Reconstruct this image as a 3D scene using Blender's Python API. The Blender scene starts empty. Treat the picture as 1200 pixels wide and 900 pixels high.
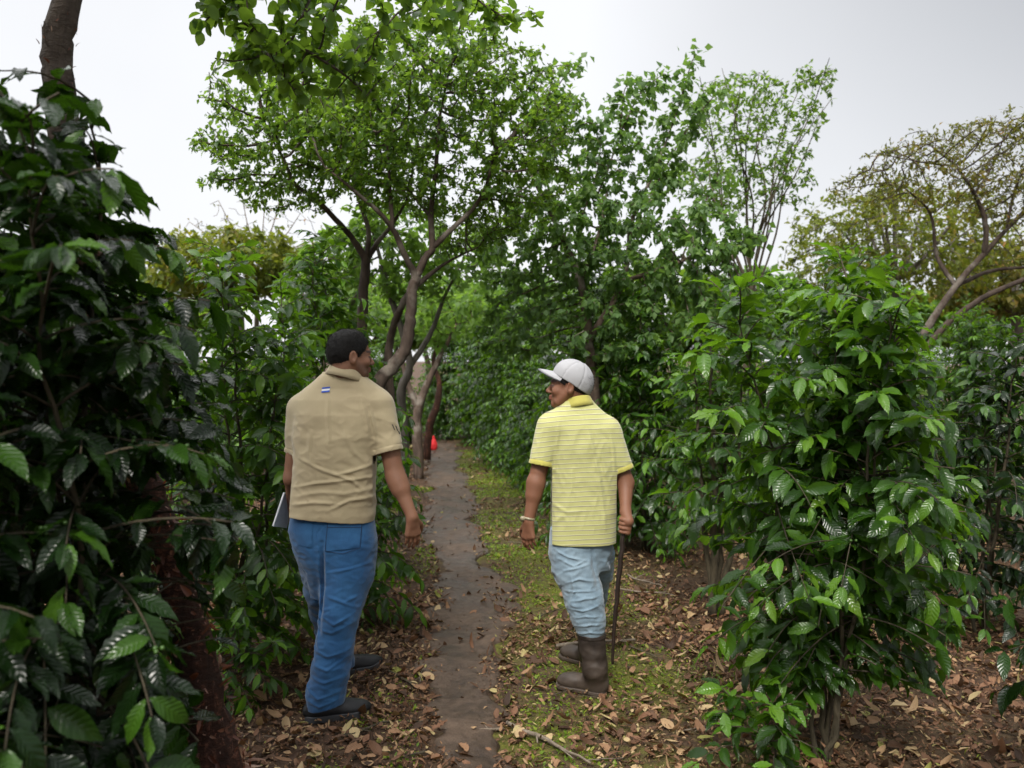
import bpy, math, random
import numpy as np
from mathutils import Vector, kdtree
R = math.radians
S = bpy.context.scene
COL = S.collection
CAMZ, HOR = 1.58, 430.0

def at(px, py, Y):
    """point seen at photo pixel (1200x900) and distance Y"""
    return np.array([(px-600.0)/1000.0*Y, Y, CAMZ-(py-HOR)/1000.0*Y])

def nrm(a):
    a = np.asarray(a, float)
    return a/np.maximum(np.linalg.norm(a, axis=-1, keepdims=True), 1e-9)

# ------------------------------------------------------------------ noise
def _hash(i, j, k, s):
    h = (i.astype(np.int64)*374761393 + j.astype(np.int64)*668265263 + k.astype(np.int64)*2147483647 + s*1274126177) & 0xffffffff
    h = ((h ^ (h >> 13))*1274126177) & 0xffffffff
    h = h ^ (h >> 16)
    return (h & 0xffff)/65535.0
def vnoise(x, y, z, s=0):
    x, y, z = np.broadcast_arrays(np.asarray(x, float), np.asarray(y, float), np.asarray(z, float))
    xi, yi, zi = np.floor(x), np.floor(y), np.floor(z)
    fx, fy, fz = x-xi, y-yi, z-zi
    fx = fx*fx*(3-2*fx); fy = fy*fy*(3-2*fy); fz = fz*fz*(3-2*fz)
    xi = xi.astype(np.int64); yi = yi.astype(np.int64); zi = zi.astype(np.int64)
    def H(a, b, c): return _hash(xi+a, yi+b, zi+c, s)
    c00 = H(0,0,0)*(1-fx)+H(1,0,0)*fx; c10 = H(0,1,0)*(1-fx)+H(1,1,0)*fx
    c01 = H(0,0,1)*(1-fx)+H(1,0,1)*fx; c11 = H(0,1,1)*(1-fx)+H(1,1,1)*fx
    return ((c00*(1-fy)+c10*fy)*(1-fz)+(c01*(1-fy)+c11*fy)*fz)*2-1

# ------------------------------------------------------------------ objects
def tag(o, label=None, cat=None, group=None, kind=None):
    if label: o['label'] = label
    if cat: o['category'] = cat
    if group: o['group'] = group
    if kind: o['kind'] = kind
    return o
def empty(name, loc=(0, 0, 0), rz=0.0):
    o = bpy.data.objects.new(name, None); COL.objects.link(o)
    o.location = tuple(float(v) for v in loc); o.rotation_euler = (0, 0, rz); o.empty_display_size = .1
    return o
def link(name, me, mat, parent=None):
    o = bpy.data.objects.new(name, me); COL.objects.link(o)
    if parent: o.parent = parent
    if mat and not me.materials: me.materials.append(mat)
    return o
def mesh_np(name, V, F, smooth=True, attrs=None, org=None):
    """V (n,3); F (m,k) index array or list of such arrays"""
    V = np.asarray(V, float)
    if org is not None: V = V-np.asarray(org)
    Fs = F if isinstance(F, list) else [F]
    Fs = [np.asarray(f, np.int32) for f in Fs if len(f)]
    me = bpy.data.meshes.new(name)
    me.vertices.add(len(V)); me.vertices.foreach_set('co', V.astype(np.float32).ravel())
    nl = sum(f.size for f in Fs); npoly = sum(len(f) for f in Fs)
    me.loops.add(nl); me.loops.foreach_set('vertex_index', np.concatenate([f.ravel() for f in Fs]))
    me.polygons.add(npoly)
    tot = np.concatenate([np.full(len(f), f.shape[1], np.int32) for f in Fs])
    st = np.concatenate([[0], np.cumsum(tot)[:-1]]).astype(np.int32)
    me.polygons.foreach_set('loop_start', st)
    me.polygons.foreach_set('use_smooth', np.full(npoly, bool(smooth)))
    for k, a in (attrs or {}).items():
        at_ = me.attributes.new(k, 'FLOAT', 'POINT'); at_.data.foreach_set('value', np.asarray(a, np.float32))
    me.update(calc_edges=True)
    me.validate()
    return me
def copy_tree(o, parent=None):
    c = o.copy(); COL.objects.link(c); c.parent = parent
    for ch in list(o.children): copy_tree(ch, c)
    return c

# ------------------------------------------------------------------ tubes
def tubes(chains, sides=6, name='tube', org=None, wob=0.0, seed=0):
    """chains: list of (pts (n,3), radii (n,)) -> one mesh of tapered tubes with attributes"""
    Vs, Fq, Ft, al, ba = [], [], [], 0, []
    rs = np.random.RandomState(seed); A = []
    for pts, rad in chains:
        pts = np.asarray(pts, float); rad = np.asarray(rad, float); n = len(pts)
        if n < 2: continue
        ns = sides if rad.max() > .006 else max(3, sides-2)
        T = np.gradient(pts, axis=0); T = nrm(T)
        ref = np.array([0, 1., 0]) if abs(T[0][1]) < .8 else np.array([1., 0, 0])
        U = nrm(np.cross(T, ref)); W = np.cross(T, U)
        th = np.arange(ns)/ns*2*np.pi
        rr = rad[:, None]*(1+wob*rs.randn(n, ns)) if wob else np.repeat(rad[:, None], ns, 1)
        ring = pts[:, None]+(U[:, None]*np.cos(th)[None, :, None]+W[:, None]*np.sin(th)[None, :, None])*rr[..., None]
        i = np.arange(n-1)[:, None]*ns; j = np.arange(ns)[None]; j2 = (j+1) % ns
        q = np.stack([i+j, i+j2, i+ns+j2, i+ns+j], -1).reshape(-1, 4)+al
        Vs.append(ring.reshape(-1, 3)); Fq.append(q)
        tip = al+n*ns
        Vs.append((pts[-1]+T[-1]*rad[-1]*.5)[None])
        b = al+(n-1)*ns
        Ft.append(np.stack([b+np.arange(ns), b+(np.arange(ns)+1) % ns, np.full(ns, tip)], -1))
        base = tip+1
        Vs.append((pts[0]-T[0]*rad[0]*.3)[None])
        Ft.append(np.stack([al+(np.arange(ns)+1) % ns, al+np.arange(ns), np.full(ns, base)], -1))
        al += n*ns+2
    return mesh_np(name, np.concatenate(Vs), [np.concatenate(Fq), np.concatenate(Ft)], org=org)
def smooth_line(P, Rr, n=6, wig=0.0, seed=0):
    """Catmull-Rom resample of a polyline and its radii"""
    P = np.asarray(P, float); Rr = np.asarray(Rr, float)
    if len(P) == 2:
        t = np.linspace(0, 1, n+1)[:, None]; out = P[0]*(1-t)+P[1]*t; rr = Rr[0]*(1-t[:, 0])+Rr[1]*t[:, 0]
    else:
        Q = np.vstack([2*P[0]-P[1], P, 2*P[-1]-P[-2]]); out, rr = [], []
        for i in range(len(P)-1):
            a, b, c, d = Q[i:i+4]
            for k in range(n):
                t = k/n
                out.append(.5*((2*b)+(-a+c)*t+(2*a-5*b+4*c-d)*t*t+(-a+3*b-3*c+d)*t**3)); rr.append(Rr[i]*(1-t)+Rr[i+1]*t)
        out.append(P[-1]); rr.append(Rr[-1]); out = np.array(out); rr = np.array(rr)
    if wig:
        rs = np.random.RandomState(seed); k = rs.randn(len(out), 3)*wig; k[0] = 0; k[-1] = 0
        out = out+k*rr[:, None]
    return out, rr

# ------------------------------------------------------------------ leaves
OUT_V = np.array([0, .06, .2, .35, .5, .65, .8, .92, 1.0])
OUTLINE = {'coffee': np.array([.04, .26, .72, .96, 1.0, .86, .54, .2, 0]),
           'oval': np.array([.04, .4, .8, .98, 1.0, .92, .7, .36, 0]),
           'thin': np.array([.1, .4, .8, 1.0, 1.0, .85, .6, .3, 0]),
           'litter': np.array([.15, .5, .85, 1.0, .9, .95, .6, .4, .05]),
           'blade': np.array([.8, .95, 1, 1, .9, .75, .5, .25, 0])}
class Leaves:
    def __init__(s): s.rows = []
    def add(s, P, D, N, L, W, curl, rnd):
        P = np.atleast_2d(P); n = len(P)
        f = lambda a: np.broadcast_to(np.asarray(a, float), (n,)).copy()
        g = lambda a: np.broadcast_to(np.atleast_2d(np.asarray(a, float)), (n, 3)).copy()
        s.rows.append((P.astype(float), g(D), g(N), f(L), f(W), f(curl), f(rnd)))
    def cat(s): return [np.concatenate([r[i] for r in s.rows]) for i in range(7)]
    def count(s): return sum(len(r[0]) for r in s.rows)
    def mesh(s, name, lod='mid', shape='coffee', fold=.25, wave=.0, org=None, seed=0):
        P, D, N, L, W, curl, rnd = s.cat(); n = len(P)
        D = nrm(D); Sd = nrm(np.cross(D, N)); Nn = np.cross(Sd, D)
        us = {'hi': [-1, -.5, 0, .5, 1], 'mid': [-1, 0, 1], 'low': [-1, 0, 1], 'flat': [-1, 1]}[lod]
        vs = {'hi': [0, .06, .14, .24, .34, .44, .54, .64, .74, .84, .93, 1.0], 'mid': [0, .2, .5, .8, 1.0], 'low': [0, .42, 1.0], 'flat': [0, .4, 1.0]}[lod]
        us = np.array(us, float); vs = np.array(vs, float); nu, nv = len(us), len(vs)
        w = np.interp(vs, OUT_V, OUTLINE[shape])
        if lod in ('low', 'flat'): w = np.array([.06, 1.0, .04])
        U = np.repeat(us[None], nv, 0); Vv = np.repeat(vs[:, None], nu, 1)
        rs = np.random.RandomState(seed+11); ph = rs.rand(n)*6.28; fo = fold*(.5+rs.rand(n)); tw = rs.randn(n)*.25
        a = Vv[None]*L[:, None, None]                                     # along
        side = (U*w[:, None])[None]*W[:, None, None]
        cu = curl[:, None, None]
        up = -cu*(Vv**2)[None]*L[:, None, None]+fo[:, None, None]*np.abs(U)[None]**1.3*(w[:, None])[None]*W[:, None, None]
        up = up+tw[:, None, None]*(Vv[None]*side)
        if wave:
            up = up+wave*L[:, None, None]*(U**2*np.sin(Vv*2*np.pi*5+0))[None]*np.sign(U)[None]*.5+wave*L[:, None, None]*(U**2)[None]*np.sin(Vv[None]*2*np.pi*4+ph[:, None, None])
        a = a*(1-.25*np.abs(cu)*Vv[None])
        X = P[:, None, None]+D[:, None, None]*a[..., None]+Sd[:, None, None]*side[..., None]+Nn[:, None, None]*up[..., None]
        X = X.reshape(-1, 3)
        i = np.arange(nv-1)[:, None]*nu; j = np.arange(nu-1)[None]
        q = np.stack([i+j, i+j+1, i+nu+j+1, i+nu+j], -1).reshape(-1, 4)
        F = (q[None]+(np.arange(n)*nu*nv)[:, None, None]).reshape(-1, 4)
        at_ = {'rnd': np.repeat(rnd, nu*nv), 'lu': np.tile(U.ravel(), n), 'lv': np.tile(Vv.ravel(), n)}
        return mesh_np(name, X, F, attrs=at_, org=org)

# ------------------------------------------------------------------ materials
def new_mat(name):
    m = bpy.data.materials.new(name); m.use_nodes = True
    nt = m.node_tree; nt.nodes.clear()
    return m, nt, nt.nodes, nt.links
def N_(nt, t, **kw):
    n = nt.nodes.new(t)
    for k, v in kw.items():
        if k.startswith('i_'): n.inputs[k[2:].replace('_', ' ')].default_value = v
        else: setattr(n, k, v)
    return n
def ramp(nt, stops, fac=None, interp='LINEAR'):
    r = nt.nodes.new('ShaderNodeValToRGB'); e = r.color_ramp.elements; r.color_ramp.interpolation = interp
    while len(e) > 1: e.remove(e[-1])
    e[0].position = stops[0][0]; e[0].color = (*stops[0][1], 1)
    for p, c in stops[1:]:
        x = e.new(p); x.color = (*c, 1)
    if fac is not None: nt.links.new(fac, r.inputs[0])
    return r
def math_(nt, op, a, b=None, clamp=False):
    n = nt.nodes.new('ShaderNodeMath'); n.operation = op; n.use_clamp = clamp
    for i, v in enumerate((a, b)):
        if v is None: continue
        if isinstance(v, (int, float)): n.inputs[i].default_value = v
        else: nt.links.new(v, n.inputs[i])
    return n.outputs[0]
def mixc(nt, fac, a, b, bt='MIX'):
    n = nt.nodes.new('ShaderNodeMix'); n.data_type = 'RGBA'; n.blend_type = bt
    for idx, v in ((0, fac), (6, a), (7, b)):
        if isinstance(v, (int, float)): n.inputs[idx].default_value = v
        elif isinstance(v, tuple): n.inputs[idx].default_value = (*v, 1)
        else: nt.links.new(v, n.inputs[idx])
    return n.outputs[2]
def noise(nt, scale, detail=4, rough=.55, coord=None, dist=0.0):
    n = nt.nodes.new('ShaderNodeTexNoise'); n.inputs['Scale'].default_value = scale; n.inputs['Detail'].default_value = detail
    n.inputs['Roughness'].default_value = rough; n.inputs['Distortion'].default_value = dist
    if coord is None:
        tc = nt.nodes.new('ShaderNodeTexCoord'); coord = tc.outputs['Object']
    nt.links.new(coord, n.inputs['Vector'])
    return n.outputs['Fac']
def mapping(nt, scale, coord='Object'):
    tc = nt.nodes.new('ShaderNodeTexCoord'); m = nt.nodes.new('ShaderNodeMapping'); m.inputs['Scale'].default_value = scale
    nt.links.new(tc.outputs[coord], m.inputs[0]); return m.outputs[0]
def finish(nt, color, rough=.7, spec=.5, bump=None, bstr=.3, bdist=.01, sheen=0, metal=0, sss=0, coat=0):
    p = nt.nodes.new('ShaderNodeBsdfPrincipled'); o = nt.nodes.new('ShaderNodeOutputMaterial')
    for k, v in (('Base Color', color), ('Roughness', rough)):
        if isinstance(v, tuple): p.inputs[k].default_value = (*v, 1)
        elif isinstance(v, (int, float)): p.inputs[k].default_value = v
        else: nt.links.new(v, p.inputs[k])
    p.inputs['Specular IOR Level'].default_value = spec; p.inputs['Metallic'].default_value = metal
    p.inputs['Sheen Weight'].default_value = sheen; p.inputs['Coat Weight'].default_value = coat
    if sss: p.inputs['Subsurface Weight'].default_value = sss; p.inputs['Subsurface Radius'].default_value = (.012, .004, .002)
    if bump is not None:
        b = nt.nodes.new('ShaderNodeBump'); b.inputs['Strength'].default_value = bstr; b.inputs['Distance'].default_value = bdist
        nt.links.new(bump, b.inputs['Height']); nt.links.new(b.outputs[0], p.inputs['Normal'])
    nt.links.new(p.outputs[0], o.inputs[0])
    return p, o
def leaf_mat(name, stops, rough=.4, spec=.5, trans=.3, tcol=(.25, .5, .04), veins=True, bstr=.5, tgain=1.0):
    m, nt, nd, ln = new_mat(name)
    a = N_(nt, 'ShaderNodeAttribute', attribute_name='rnd'); u = N_(nt, 'ShaderNodeAttribute', attribute_name='lu'); v = N_(nt, 'ShaderNodeAttribute', attribute_name='lv')
    base = ramp(nt, stops, a.outputs['Fac']).outputs[0]
    n1 = noise(nt, 9, 3)
    base = mixc(nt, .55, base, mixc(nt, n1, (.35, .35, .35), (1.7, 1.7, 1.7)), 'MULTIPLY') if False else base
    bump = None
    if veins:
        au = math_(nt, 'ABSOLUTE', u.outputs['Fac'])
        mid = math_(nt, 'SUBTRACT', 1.0, math_(nt, 'MULTIPLY', au, 14.0), True)
        ph = math_(nt, 'SUBTRACT', math_(nt, 'MULTIPLY', v.outputs['Fac'], 9.0), math_(nt, 'MULTIPLY', au, 1.6))
        fr = math_(nt, 'PINGPONG', ph, .5)
        lat = math_(nt, 'SUBTRACT', 1.0, math_(nt, 'MULTIPLY', fr, 9.0), True)
        vv = math_(nt, 'MAXIMUM', mid, math_(nt, 'MULTIPLY', lat, .45))
        base = mixc(nt, math_(nt, 'MULTIPLY', vv, .28), base, mixc(nt, 1.0, base, (2.4, 1.9, 1.6), 'MULTIPLY'))
        bump = math_(nt, 'ADD', math_(nt, 'SMOOTH_MIN', fr, .35), math_(nt, 'MULTIPLY', n1, .25))
    p, o = finish(nt, base, rough, spec, bump, bstr, .006)
    t = nt.nodes.new('ShaderNodeBsdfTranslucent')
    tc = mixc(nt, .75, mixc(nt, 1.0, base, (2.2*tgain, 2.4*tgain, 1.0*tgain), 'MULTIPLY'), tcol)
    ln.new(tc, t.inputs[0])
    mx = nt.nodes.new('ShaderNodeMixShader'); mx.inputs[0].default_value = trans
    ln.new(p.outputs[0], mx.inputs[1]); ln.new(t.outputs[0], mx.inputs[2]); ln.new(mx.outputs[0], o.inputs[0])
    return m
def bark_mat(name, c1, c2, c3=None, rough=.85, sc=(14, 14, 3)):
    m, nt, nd, ln = new_mat(name)
    co = mapping(nt, sc); n1 = noise(nt, 1.0, 8, .65, co, .4); n2 = noise(nt, 3.2, 5, .6)
    col = ramp(nt, [(.3, c1), (.7, c2)], n1).outputs[0]
    if c3: col = mixc(nt, ramp(nt, [(.52, (0, 0, 0)), (.62, (1, 1, 1))], n2).outputs[0], col, c3)
    finish(nt, col, rough, .3, n1, .9, .02)
    return m

M = {}
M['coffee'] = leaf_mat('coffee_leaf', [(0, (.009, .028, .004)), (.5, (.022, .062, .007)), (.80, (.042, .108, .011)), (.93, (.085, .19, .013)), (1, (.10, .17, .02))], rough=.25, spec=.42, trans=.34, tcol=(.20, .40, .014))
M['coffee_shaded'] = leaf_mat('shaded_coffee_leaf', [(0, (.003, .009, .002)), (.6, (.007, .021, .004)), (.85, (.019, .052, .006)), (.95, (.042, .105, .009)), (1, (.05, .10, .012))], rough=.25, spec=.32, trans=.14, tcol=(.10, .26, .01))  # darker copy of the coffee leaf, shade of the dim shrubs put into its colour
M['tree'] = leaf_mat('tree_leaf', [(0, (.022, .060, .008)), (.5, (.050, .115, .013)), (1, (.12, .20, .02))], rough=.45, spec=.4, trans=.48, tcol=(.28, .44, .04), veins=False)
M['lush'] = leaf_mat('broad_leaf', [(0, (.045, .085, .030)), (.5, (.075, .145, .040)), (1, (.14, .23, .05))], rough=.5, spec=.4, trans=.42, tcol=(.24, .42, .06), veins=False)
M['rusty'] = leaf_mat('rusty_leaf', [(0, (.035, .06, .014)), (.45, (.085, .10, .020)), (.8, (.16, .115, .022)), (1, (.22, .10, .02))], rough=.6, spec=.3, trans=.38, tcol=(.28, .27, .03), veins=False)
M['olive'] = leaf_mat('olive_leaf', [(0, (.05, .085, .016)), (.5, (.11, .14, .022)), (.8, (.17, .16, .028)), (1, (.24, .15, .02))], rough=.6, spec=.3, trans=.42, tcol=(.30, .34, .03), veins=False)
M['pale'] = leaf_mat('pale_leaf', [(0, (.06, .12, .03)), (1, (.15, .24, .05))], rough=.55, spec=.3, trans=.45, tcol=(.3, .5, .06), veins=False)
M['litter'] = leaf_mat('dry_leaf', [(0, (.035, .019, .011)), (.3, (.10, .052, .028)), (.58, (.165, .082, .045)), (.80, (.28, .165, .088)), (.94, (.40, .30, .16)), (1, (.20, .21, .04))], rough=.65, spec=.3, trans=.08, tcol=(.3, .13, .04), bstr=.5)
M['grass'] = leaf_mat('ground_green', [(0, (.06, .12, .010)), (.5, (.14, .22, .016)), (1, (.26, .29, .03))], rough=.5, spec=.3, trans=.35, tcol=(.34, .46, .03), veins=False)
def red_bark():
    m, nt, nd, ln = new_mat('peeling_red_bark'); n1 = noise(nt, 1.0, 8, .68, mapping(nt, (13, 13, 5)), .8); n2 = noise(nt, 1.0, 6, .7, mapping(nt, (30, 30, 75)), .5); n3 = noise(nt, 3.0, 5, .6)
    up = ramp(nt, [(.3, (.045, .034, .028)), (.7, (.17, .135, .11))], n1).outputs[0]; up = mixc(nt, ramp(nt, [(.55, (0, 0, 0)), (.62, (1, 1, 1))], n3).outputs[0], up, (.035, .024, .019))
    lo = ramp(nt, [(.32, (.012, .007, .005)), (.52, (.06, .024, .015)), (.60, (.21, .085, .052)), (.70, (.36, .26, .20))], math_(nt, 'ADD', math_(nt, 'MULTIPLY', n1, .55), math_(nt, 'MULTIPLY', n2, .45))).outputs[0]
    tc = N_(nt, 'ShaderNodeTexCoord'); s = N_(nt, 'ShaderNodeSeparateXYZ'); ln.new(tc.outputs['Object'], s.inputs[0])
    f = ramp(nt, [(.42, (0, 0, 0)), (.58, (1, 1, 1))], math_(nt, 'ADD', math_(nt, 'MULTIPLY', s.outputs['Z'], .21), math_(nt, 'MULTIPLY', n3, .15))).outputs[0]
    finish(nt, mixc(nt, f, lo, up), .8, .3, math_(nt, 'ADD', n1, n2), 1.0, .03); return m
M['bark_red'] = red_bark()
M['bark_grey'] = bark_mat('grey_bark', (.05, .042, .036), (.19, .165, .14))
M['bark_tree'] = bark_mat('brown_bark', (.035, .024, .018), (.15, .105, .08), (.22, .19, .16))
M['bark_dark'] = bark_mat('dark_bark', (.018, .012, .009), (.085, .060, .045), (.13, .11, .09))
M['twig'] = bark_mat('twig_bark', (.03, .026, .016), (.10, .08, .05), sc=(30, 30, 8))
M['twig_pale'] = bark_mat('pale_twig_bark', (.12, .095, .07), (.26, .21, .16), sc=(30, 30, 8))
M['flake'] = leaf_mat('bark_flake', [(0, (.03, .012, .008)), (.45, (.10, .035, .02)), (.8, (.20, .075, .045)), (1, (.36, .25, .19))], rough=.5, trans=.18, tcol=(.5, .13, .05), veins=False)
# ------------------------------------------------------------------ ground
PY = np.array([0, 3.36, 4.27, 5.85, 7.3, 9.3, 12.2, 15.8, 20, 30.]); PX = np.array([.12, -.09, -.235, -.31, -.43, -.63, -.94, -1.3, -1.7, -2.4]); PW = np.array([.2, .145, .17, .195, .215, .25, .26, .25, .25, .25])
def pathx(y): return np.interp(y, PY, PX)+.045*np.sin(np.asarray(y, float)*1.25+.6)
def gh(x, y):
    x = np.asarray(x, float); y = np.asarray(y, float)
    b = .018*vnoise(x*2.2, y*2.2, 0, 1)+.008*vnoise(x*7, y*7, 0, 2)
    far = np.clip((np.hypot(x, y)-20)/60, 0, 1)
    b = b*(1-far)+far*far*3.0*(.6+.4*vnoise(x*.02, y*.02, 0, 3))
    d = np.abs(x-pathx(y)); b = b-.022*np.exp(-(d/.3)**2)*(1-far)
    return b
def axis(lo, hi, d, far, g=1.25):
    a = list(np.arange(lo, hi+1e-6, d)); s = d; x = hi
    while x < far: s *= g; x += s; a.append(x)
    s = d; x = lo; pre = []
    while x > -far: s *= g; x -= s; pre.append(x)
    return np.array(pre[::-1]+a)
def sheet(name, xs, ys, zf):
    X, Y = np.meshgrid(xs, ys, indexing='ij'); V = np.stack([X, Y, zf(X, Y)], -1).reshape(-1, 3)
    ny = len(ys); i = np.arange(len(xs)-1)[:, None]*ny; j = np.arange(ny-1)[None]
    return mesh_np(name, V, np.stack([i+j, i+ny+j, i+ny+j+1, i+j+1], -1).reshape(-1, 4))
def ground_mat():
    m, nt, nd, ln = new_mat('soil')
    tc = N_(nt, 'ShaderNodeTexCoord'); co = tc.outputs['Object']
    n1 = noise(nt, 1.3, 6, .6, co); n2 = noise(nt, 22, 6, .7, co); n3 = noise(nt, 90, 4, .7, co)
    soil = ramp(nt, [(.3, (.030, .018, .011)), (.55, (.088, .052, .032)), (.75, (.17, .105, .062))], n2).outputs[0]
    moss = ramp(nt, [(.3, (.06, .075, .010)), (.7, (.17, .18, .018))], n3).outputs[0]
    sx = N_(nt, 'ShaderNodeSeparateXYZ'); ln.new(co, sx.inputs[0])
    # moss grows on the open verge right of the path
    d = math_(nt, 'ADD', sx.outputs['X'], math_(nt, 'MULTIPLY', sx.outputs['Y'], .095))
    dm = ramp(nt, [(.0, (0, 0, 0)), (.30, (0, 0, 0)), (.42, (1, 1, 1)), (.72, (.9, .9, .9)), (.95, (.12, .12, .12))], math_(nt, 'ADD', math_(nt, 'MULTIPLY', d, .4), .3)).outputs[0]
    pm = ramp(nt, [(.44, (0, 0, 0)), (.58, (1, 1, 1))], math_(nt, 'ADD', math_(nt, 'MULTIPLY', n1, .6), math_(nt, 'MULTIPLY', n2, .4))).outputs[0]
    col = mixc(nt, math_(nt, 'MULTIPLY', math_(nt, 'MULTIPLY', dm, pm), .85), soil, moss)
    finish(nt, col, .85, .25, math_(nt, 'ADD', n2, math_(nt, 'MULTIPLY', n3, .5)), .8, .03)
    return m
def path_mat():
    m, nt, nd, ln = new_mat('packed_earth')
    tc = N_(nt, 'ShaderNodeTexCoord'); co = tc.outputs['Object']
    n1 = noise(nt, 2.5, 5, .6, co); n2 = noise(nt, 16, 6, .65, co); n3 = noise(nt, 130, 4, .7, co)
    a = math_(nt, 'ADD', math_(nt, 'MULTIPLY', n1, .45), math_(nt, 'ADD', math_(nt, 'MULTIPLY', n2, .4), math_(nt, 'MULTIPLY', n3, .2)))
    col = ramp(nt, [(.38, (.022, .013, .008)), (.5, (.058, .037, .024)), (.66, (.115, .077, .052))], a).outputs[0]
    rg = ramp(nt, [(.4, (.45, .45, .45)), (.6, (.75, .75, .75))], n1).outputs[0]
    finish(nt, col, rg, .4, math_(nt, 'ADD', n2, math_(nt, 'MULTIPLY', n3, .25)), .55, .025)
    return m
xs = axis(-3.5, 3.5, .07, 220); ys = axis(1.5, 14, .07, 220)
g = link('ground', sheet('ground', xs, ys, gh), ground_mat()); tag(g, 'dark brown soil of the plantation with mossy patches', 'ground', kind='structure')
py_ = np.concatenate([np.arange(-3, 2, .1), np.arange(2, 8, .022), np.arange(8, 26, .06)]); us = np.linspace(-1, 1, 35); V = []
for y in py_:
    w = float(np.interp(y, PY, PW)); c = float(pathx(y)); e1 = .10*vnoise(y*1.6, 0, 0, 7)+.06*vnoise(y*6, 0, 0, 8)+.03*vnoise(y*15, 3, 0, 8); e2 = .12*vnoise(y*1.6, 9, 0, 9)+.06*vnoise(y*6, 9, 0, 8)+.03*vnoise(y*15, 5, 0, 8)
    x = c+us*w*1.12; x = np.where(us < 0, x+e1*np.abs(us), x+e2*np.abs(us))
    lift = .006+.017*(1-np.abs(us)**8)-.008*(np.abs(us) > .99)+(1-us**4)*(.007*vnoise(x*5.6+y*4.2, y*4.8-x*3.9, 0, 31)+.004*vnoise(x*14+y*11, y*12-x*10, 0, 32)+.002*vnoise(x*33+y*24, y*30-x*26, 0, 33))
    V.append(np.stack([x, np.full_like(x, y), gh(x, np.full_like(x, y))+lift], -1))
V = np.array(V).reshape(-1, 3); nu = len(us); i = np.arange(len(py_)-1)[:, None]*nu; j = np.arange(nu-1)[None]
p = link('dirt_path', mesh_np('dirt_path', V, np.stack([i+j, i+j+1, i+nu+j+1, i+nu+j], -1).reshape(-1, 4)), path_mat())
tag(p, 'narrow trodden path of damp grey brown earth between the coffee rows', 'path', kind='structure')

rs = np.random.RandomState(5)
def offpath(x, y): return (x-pathx(y))
# leaf litter: too many to count
lit = Leaves()
for (n, ya, yb, xa, xb, L0, L1) in ((46000, 2.2, 5.5, -2.2, 3.2, .007, .034), (20000, 2.2, 6, -2.2, 3.2, .02, .08), (30000, 5.5, 10, -3.2, 4.8, .014, .06), (12000, 10, 20, -4.5, 5, .03, .09)):
    x = rs.uniform(xa, xb, n); y = rs.uniform(ya, yb, n); d = offpath(x, y); w = np.interp(y, PY, PW)
    keep = (np.abs(d) > w*.74+.10*vnoise(x*5, y*5, 0, 4)+.05*vnoise(x*14, y*14, 0, 5)) | (rs.rand(n) < .10)
    green = (d > .25) & (d < 1.1) & (vnoise(x*1.6, y*1.6, 0, 21) > -.1); keep &= ~(green & (rs.rand(n) < .72))
    x, y = x[keep], y[keep]; n = len(x); az = rs.rand(n)*6.28; ti = rs.randn(n)*.22
    D = np.stack([np.cos(az)*np.cos(ti), np.sin(az)*np.cos(ti), np.sin(ti)], -1); Nn = nrm(np.stack([rs.randn(n)*.35, rs.randn(n)*.35, np.ones(n)], -1))
    L = L0+(L1-L0)*rs.rand(n)**2.2
    lit.add(np.stack([x, y, gh(x, y)+.006+rs.rand(n)*.02], -1), D, Nn, L, L*rs.uniform(.07, .36, n), rs.randn(n)*.45, np.clip(rs.rand(n)**1.0, 0, 1))
o = link('leaf_litter', lit.mesh('leaf_litter', 'mid', 'litter', .5, seed=2), M['litter']); tag(o, 'brown fallen leaves and bark scraps carpeting the soil beside the path', 'leaf litter', kind='stuff')
# low weeds and moss tufts
gr = Leaves(); n = 210000; x = rs.uniform(-2.5, 4.0, n); y = 2.2+rs.rand(n)**1.3*14; d = offpath(x, y)
pn = vnoise(x*1.6, y*1.6, 0, 21)+.6*vnoise(x*5, y*5, 0, 22)
k = np.where((d > .2) & (d < 1.4), pn > -.25, np.where((d < -.22) & (d > -.8), pn > .42, (pn > .75) & (np.abs(d) > .3))); k &= (d > .18) | (d < -.22)
x, y = x[k], y[k]; n = len(x); az = rs.rand(n)*6.28; ti = rs.uniform(.1, 1.2, n)
D = np.stack([np.cos(az)*np.cos(ti), np.sin(az)*np.cos(ti), np.sin(ti)], -1); L = rs.uniform(.006, .028, n)*(1+.5*(y > 7))
gr.add(np.stack([x, y, gh(x, y)], -1), D, nrm(np.stack([rs.randn(n)*.2, rs.randn(n)*.2, np.ones(n)], -1)), L, L*rs.uniform(.12, .4, n), rs.rand(n)*.6, rs.rand(n))
n = 9000; x = rs.uniform(-1.6, 2.6, n); y = 2.6+rs.rand(n)**1.2*9; d = offpath(x, y); k = (vnoise(x*2.6, y*2.6, 0, 41) > .38) & (np.abs(d) > .26) & ~((d > -.9) & (d < -.2) & (rs.rand(n) < .6)); x, y = x[k], y[k]; n = len(x)
az = rs.rand(n)*6.28; ti = rs.uniform(.7, 1.45, n); D = np.stack([np.cos(az)*np.cos(ti), np.sin(az)*np.cos(ti), np.sin(ti)], -1); L = rs.uniform(.02, .075, n)
gr.add(np.stack([x, y, gh(x, y)], -1), D, nrm(np.stack([-np.cos(az), -np.sin(az), np.ones(n)*.3], -1)), L, L*rs.uniform(.04, .08, n), rs.uniform(.1, .7, n), rs.rand(n))
o = link('ground_cover', gr.mesh('ground_cover', 'flat', 'oval'), M['grass']); tag(o, 'bright green moss and tiny weeds on the verge right of the path', 'ground cover', kind='stuff')
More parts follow.
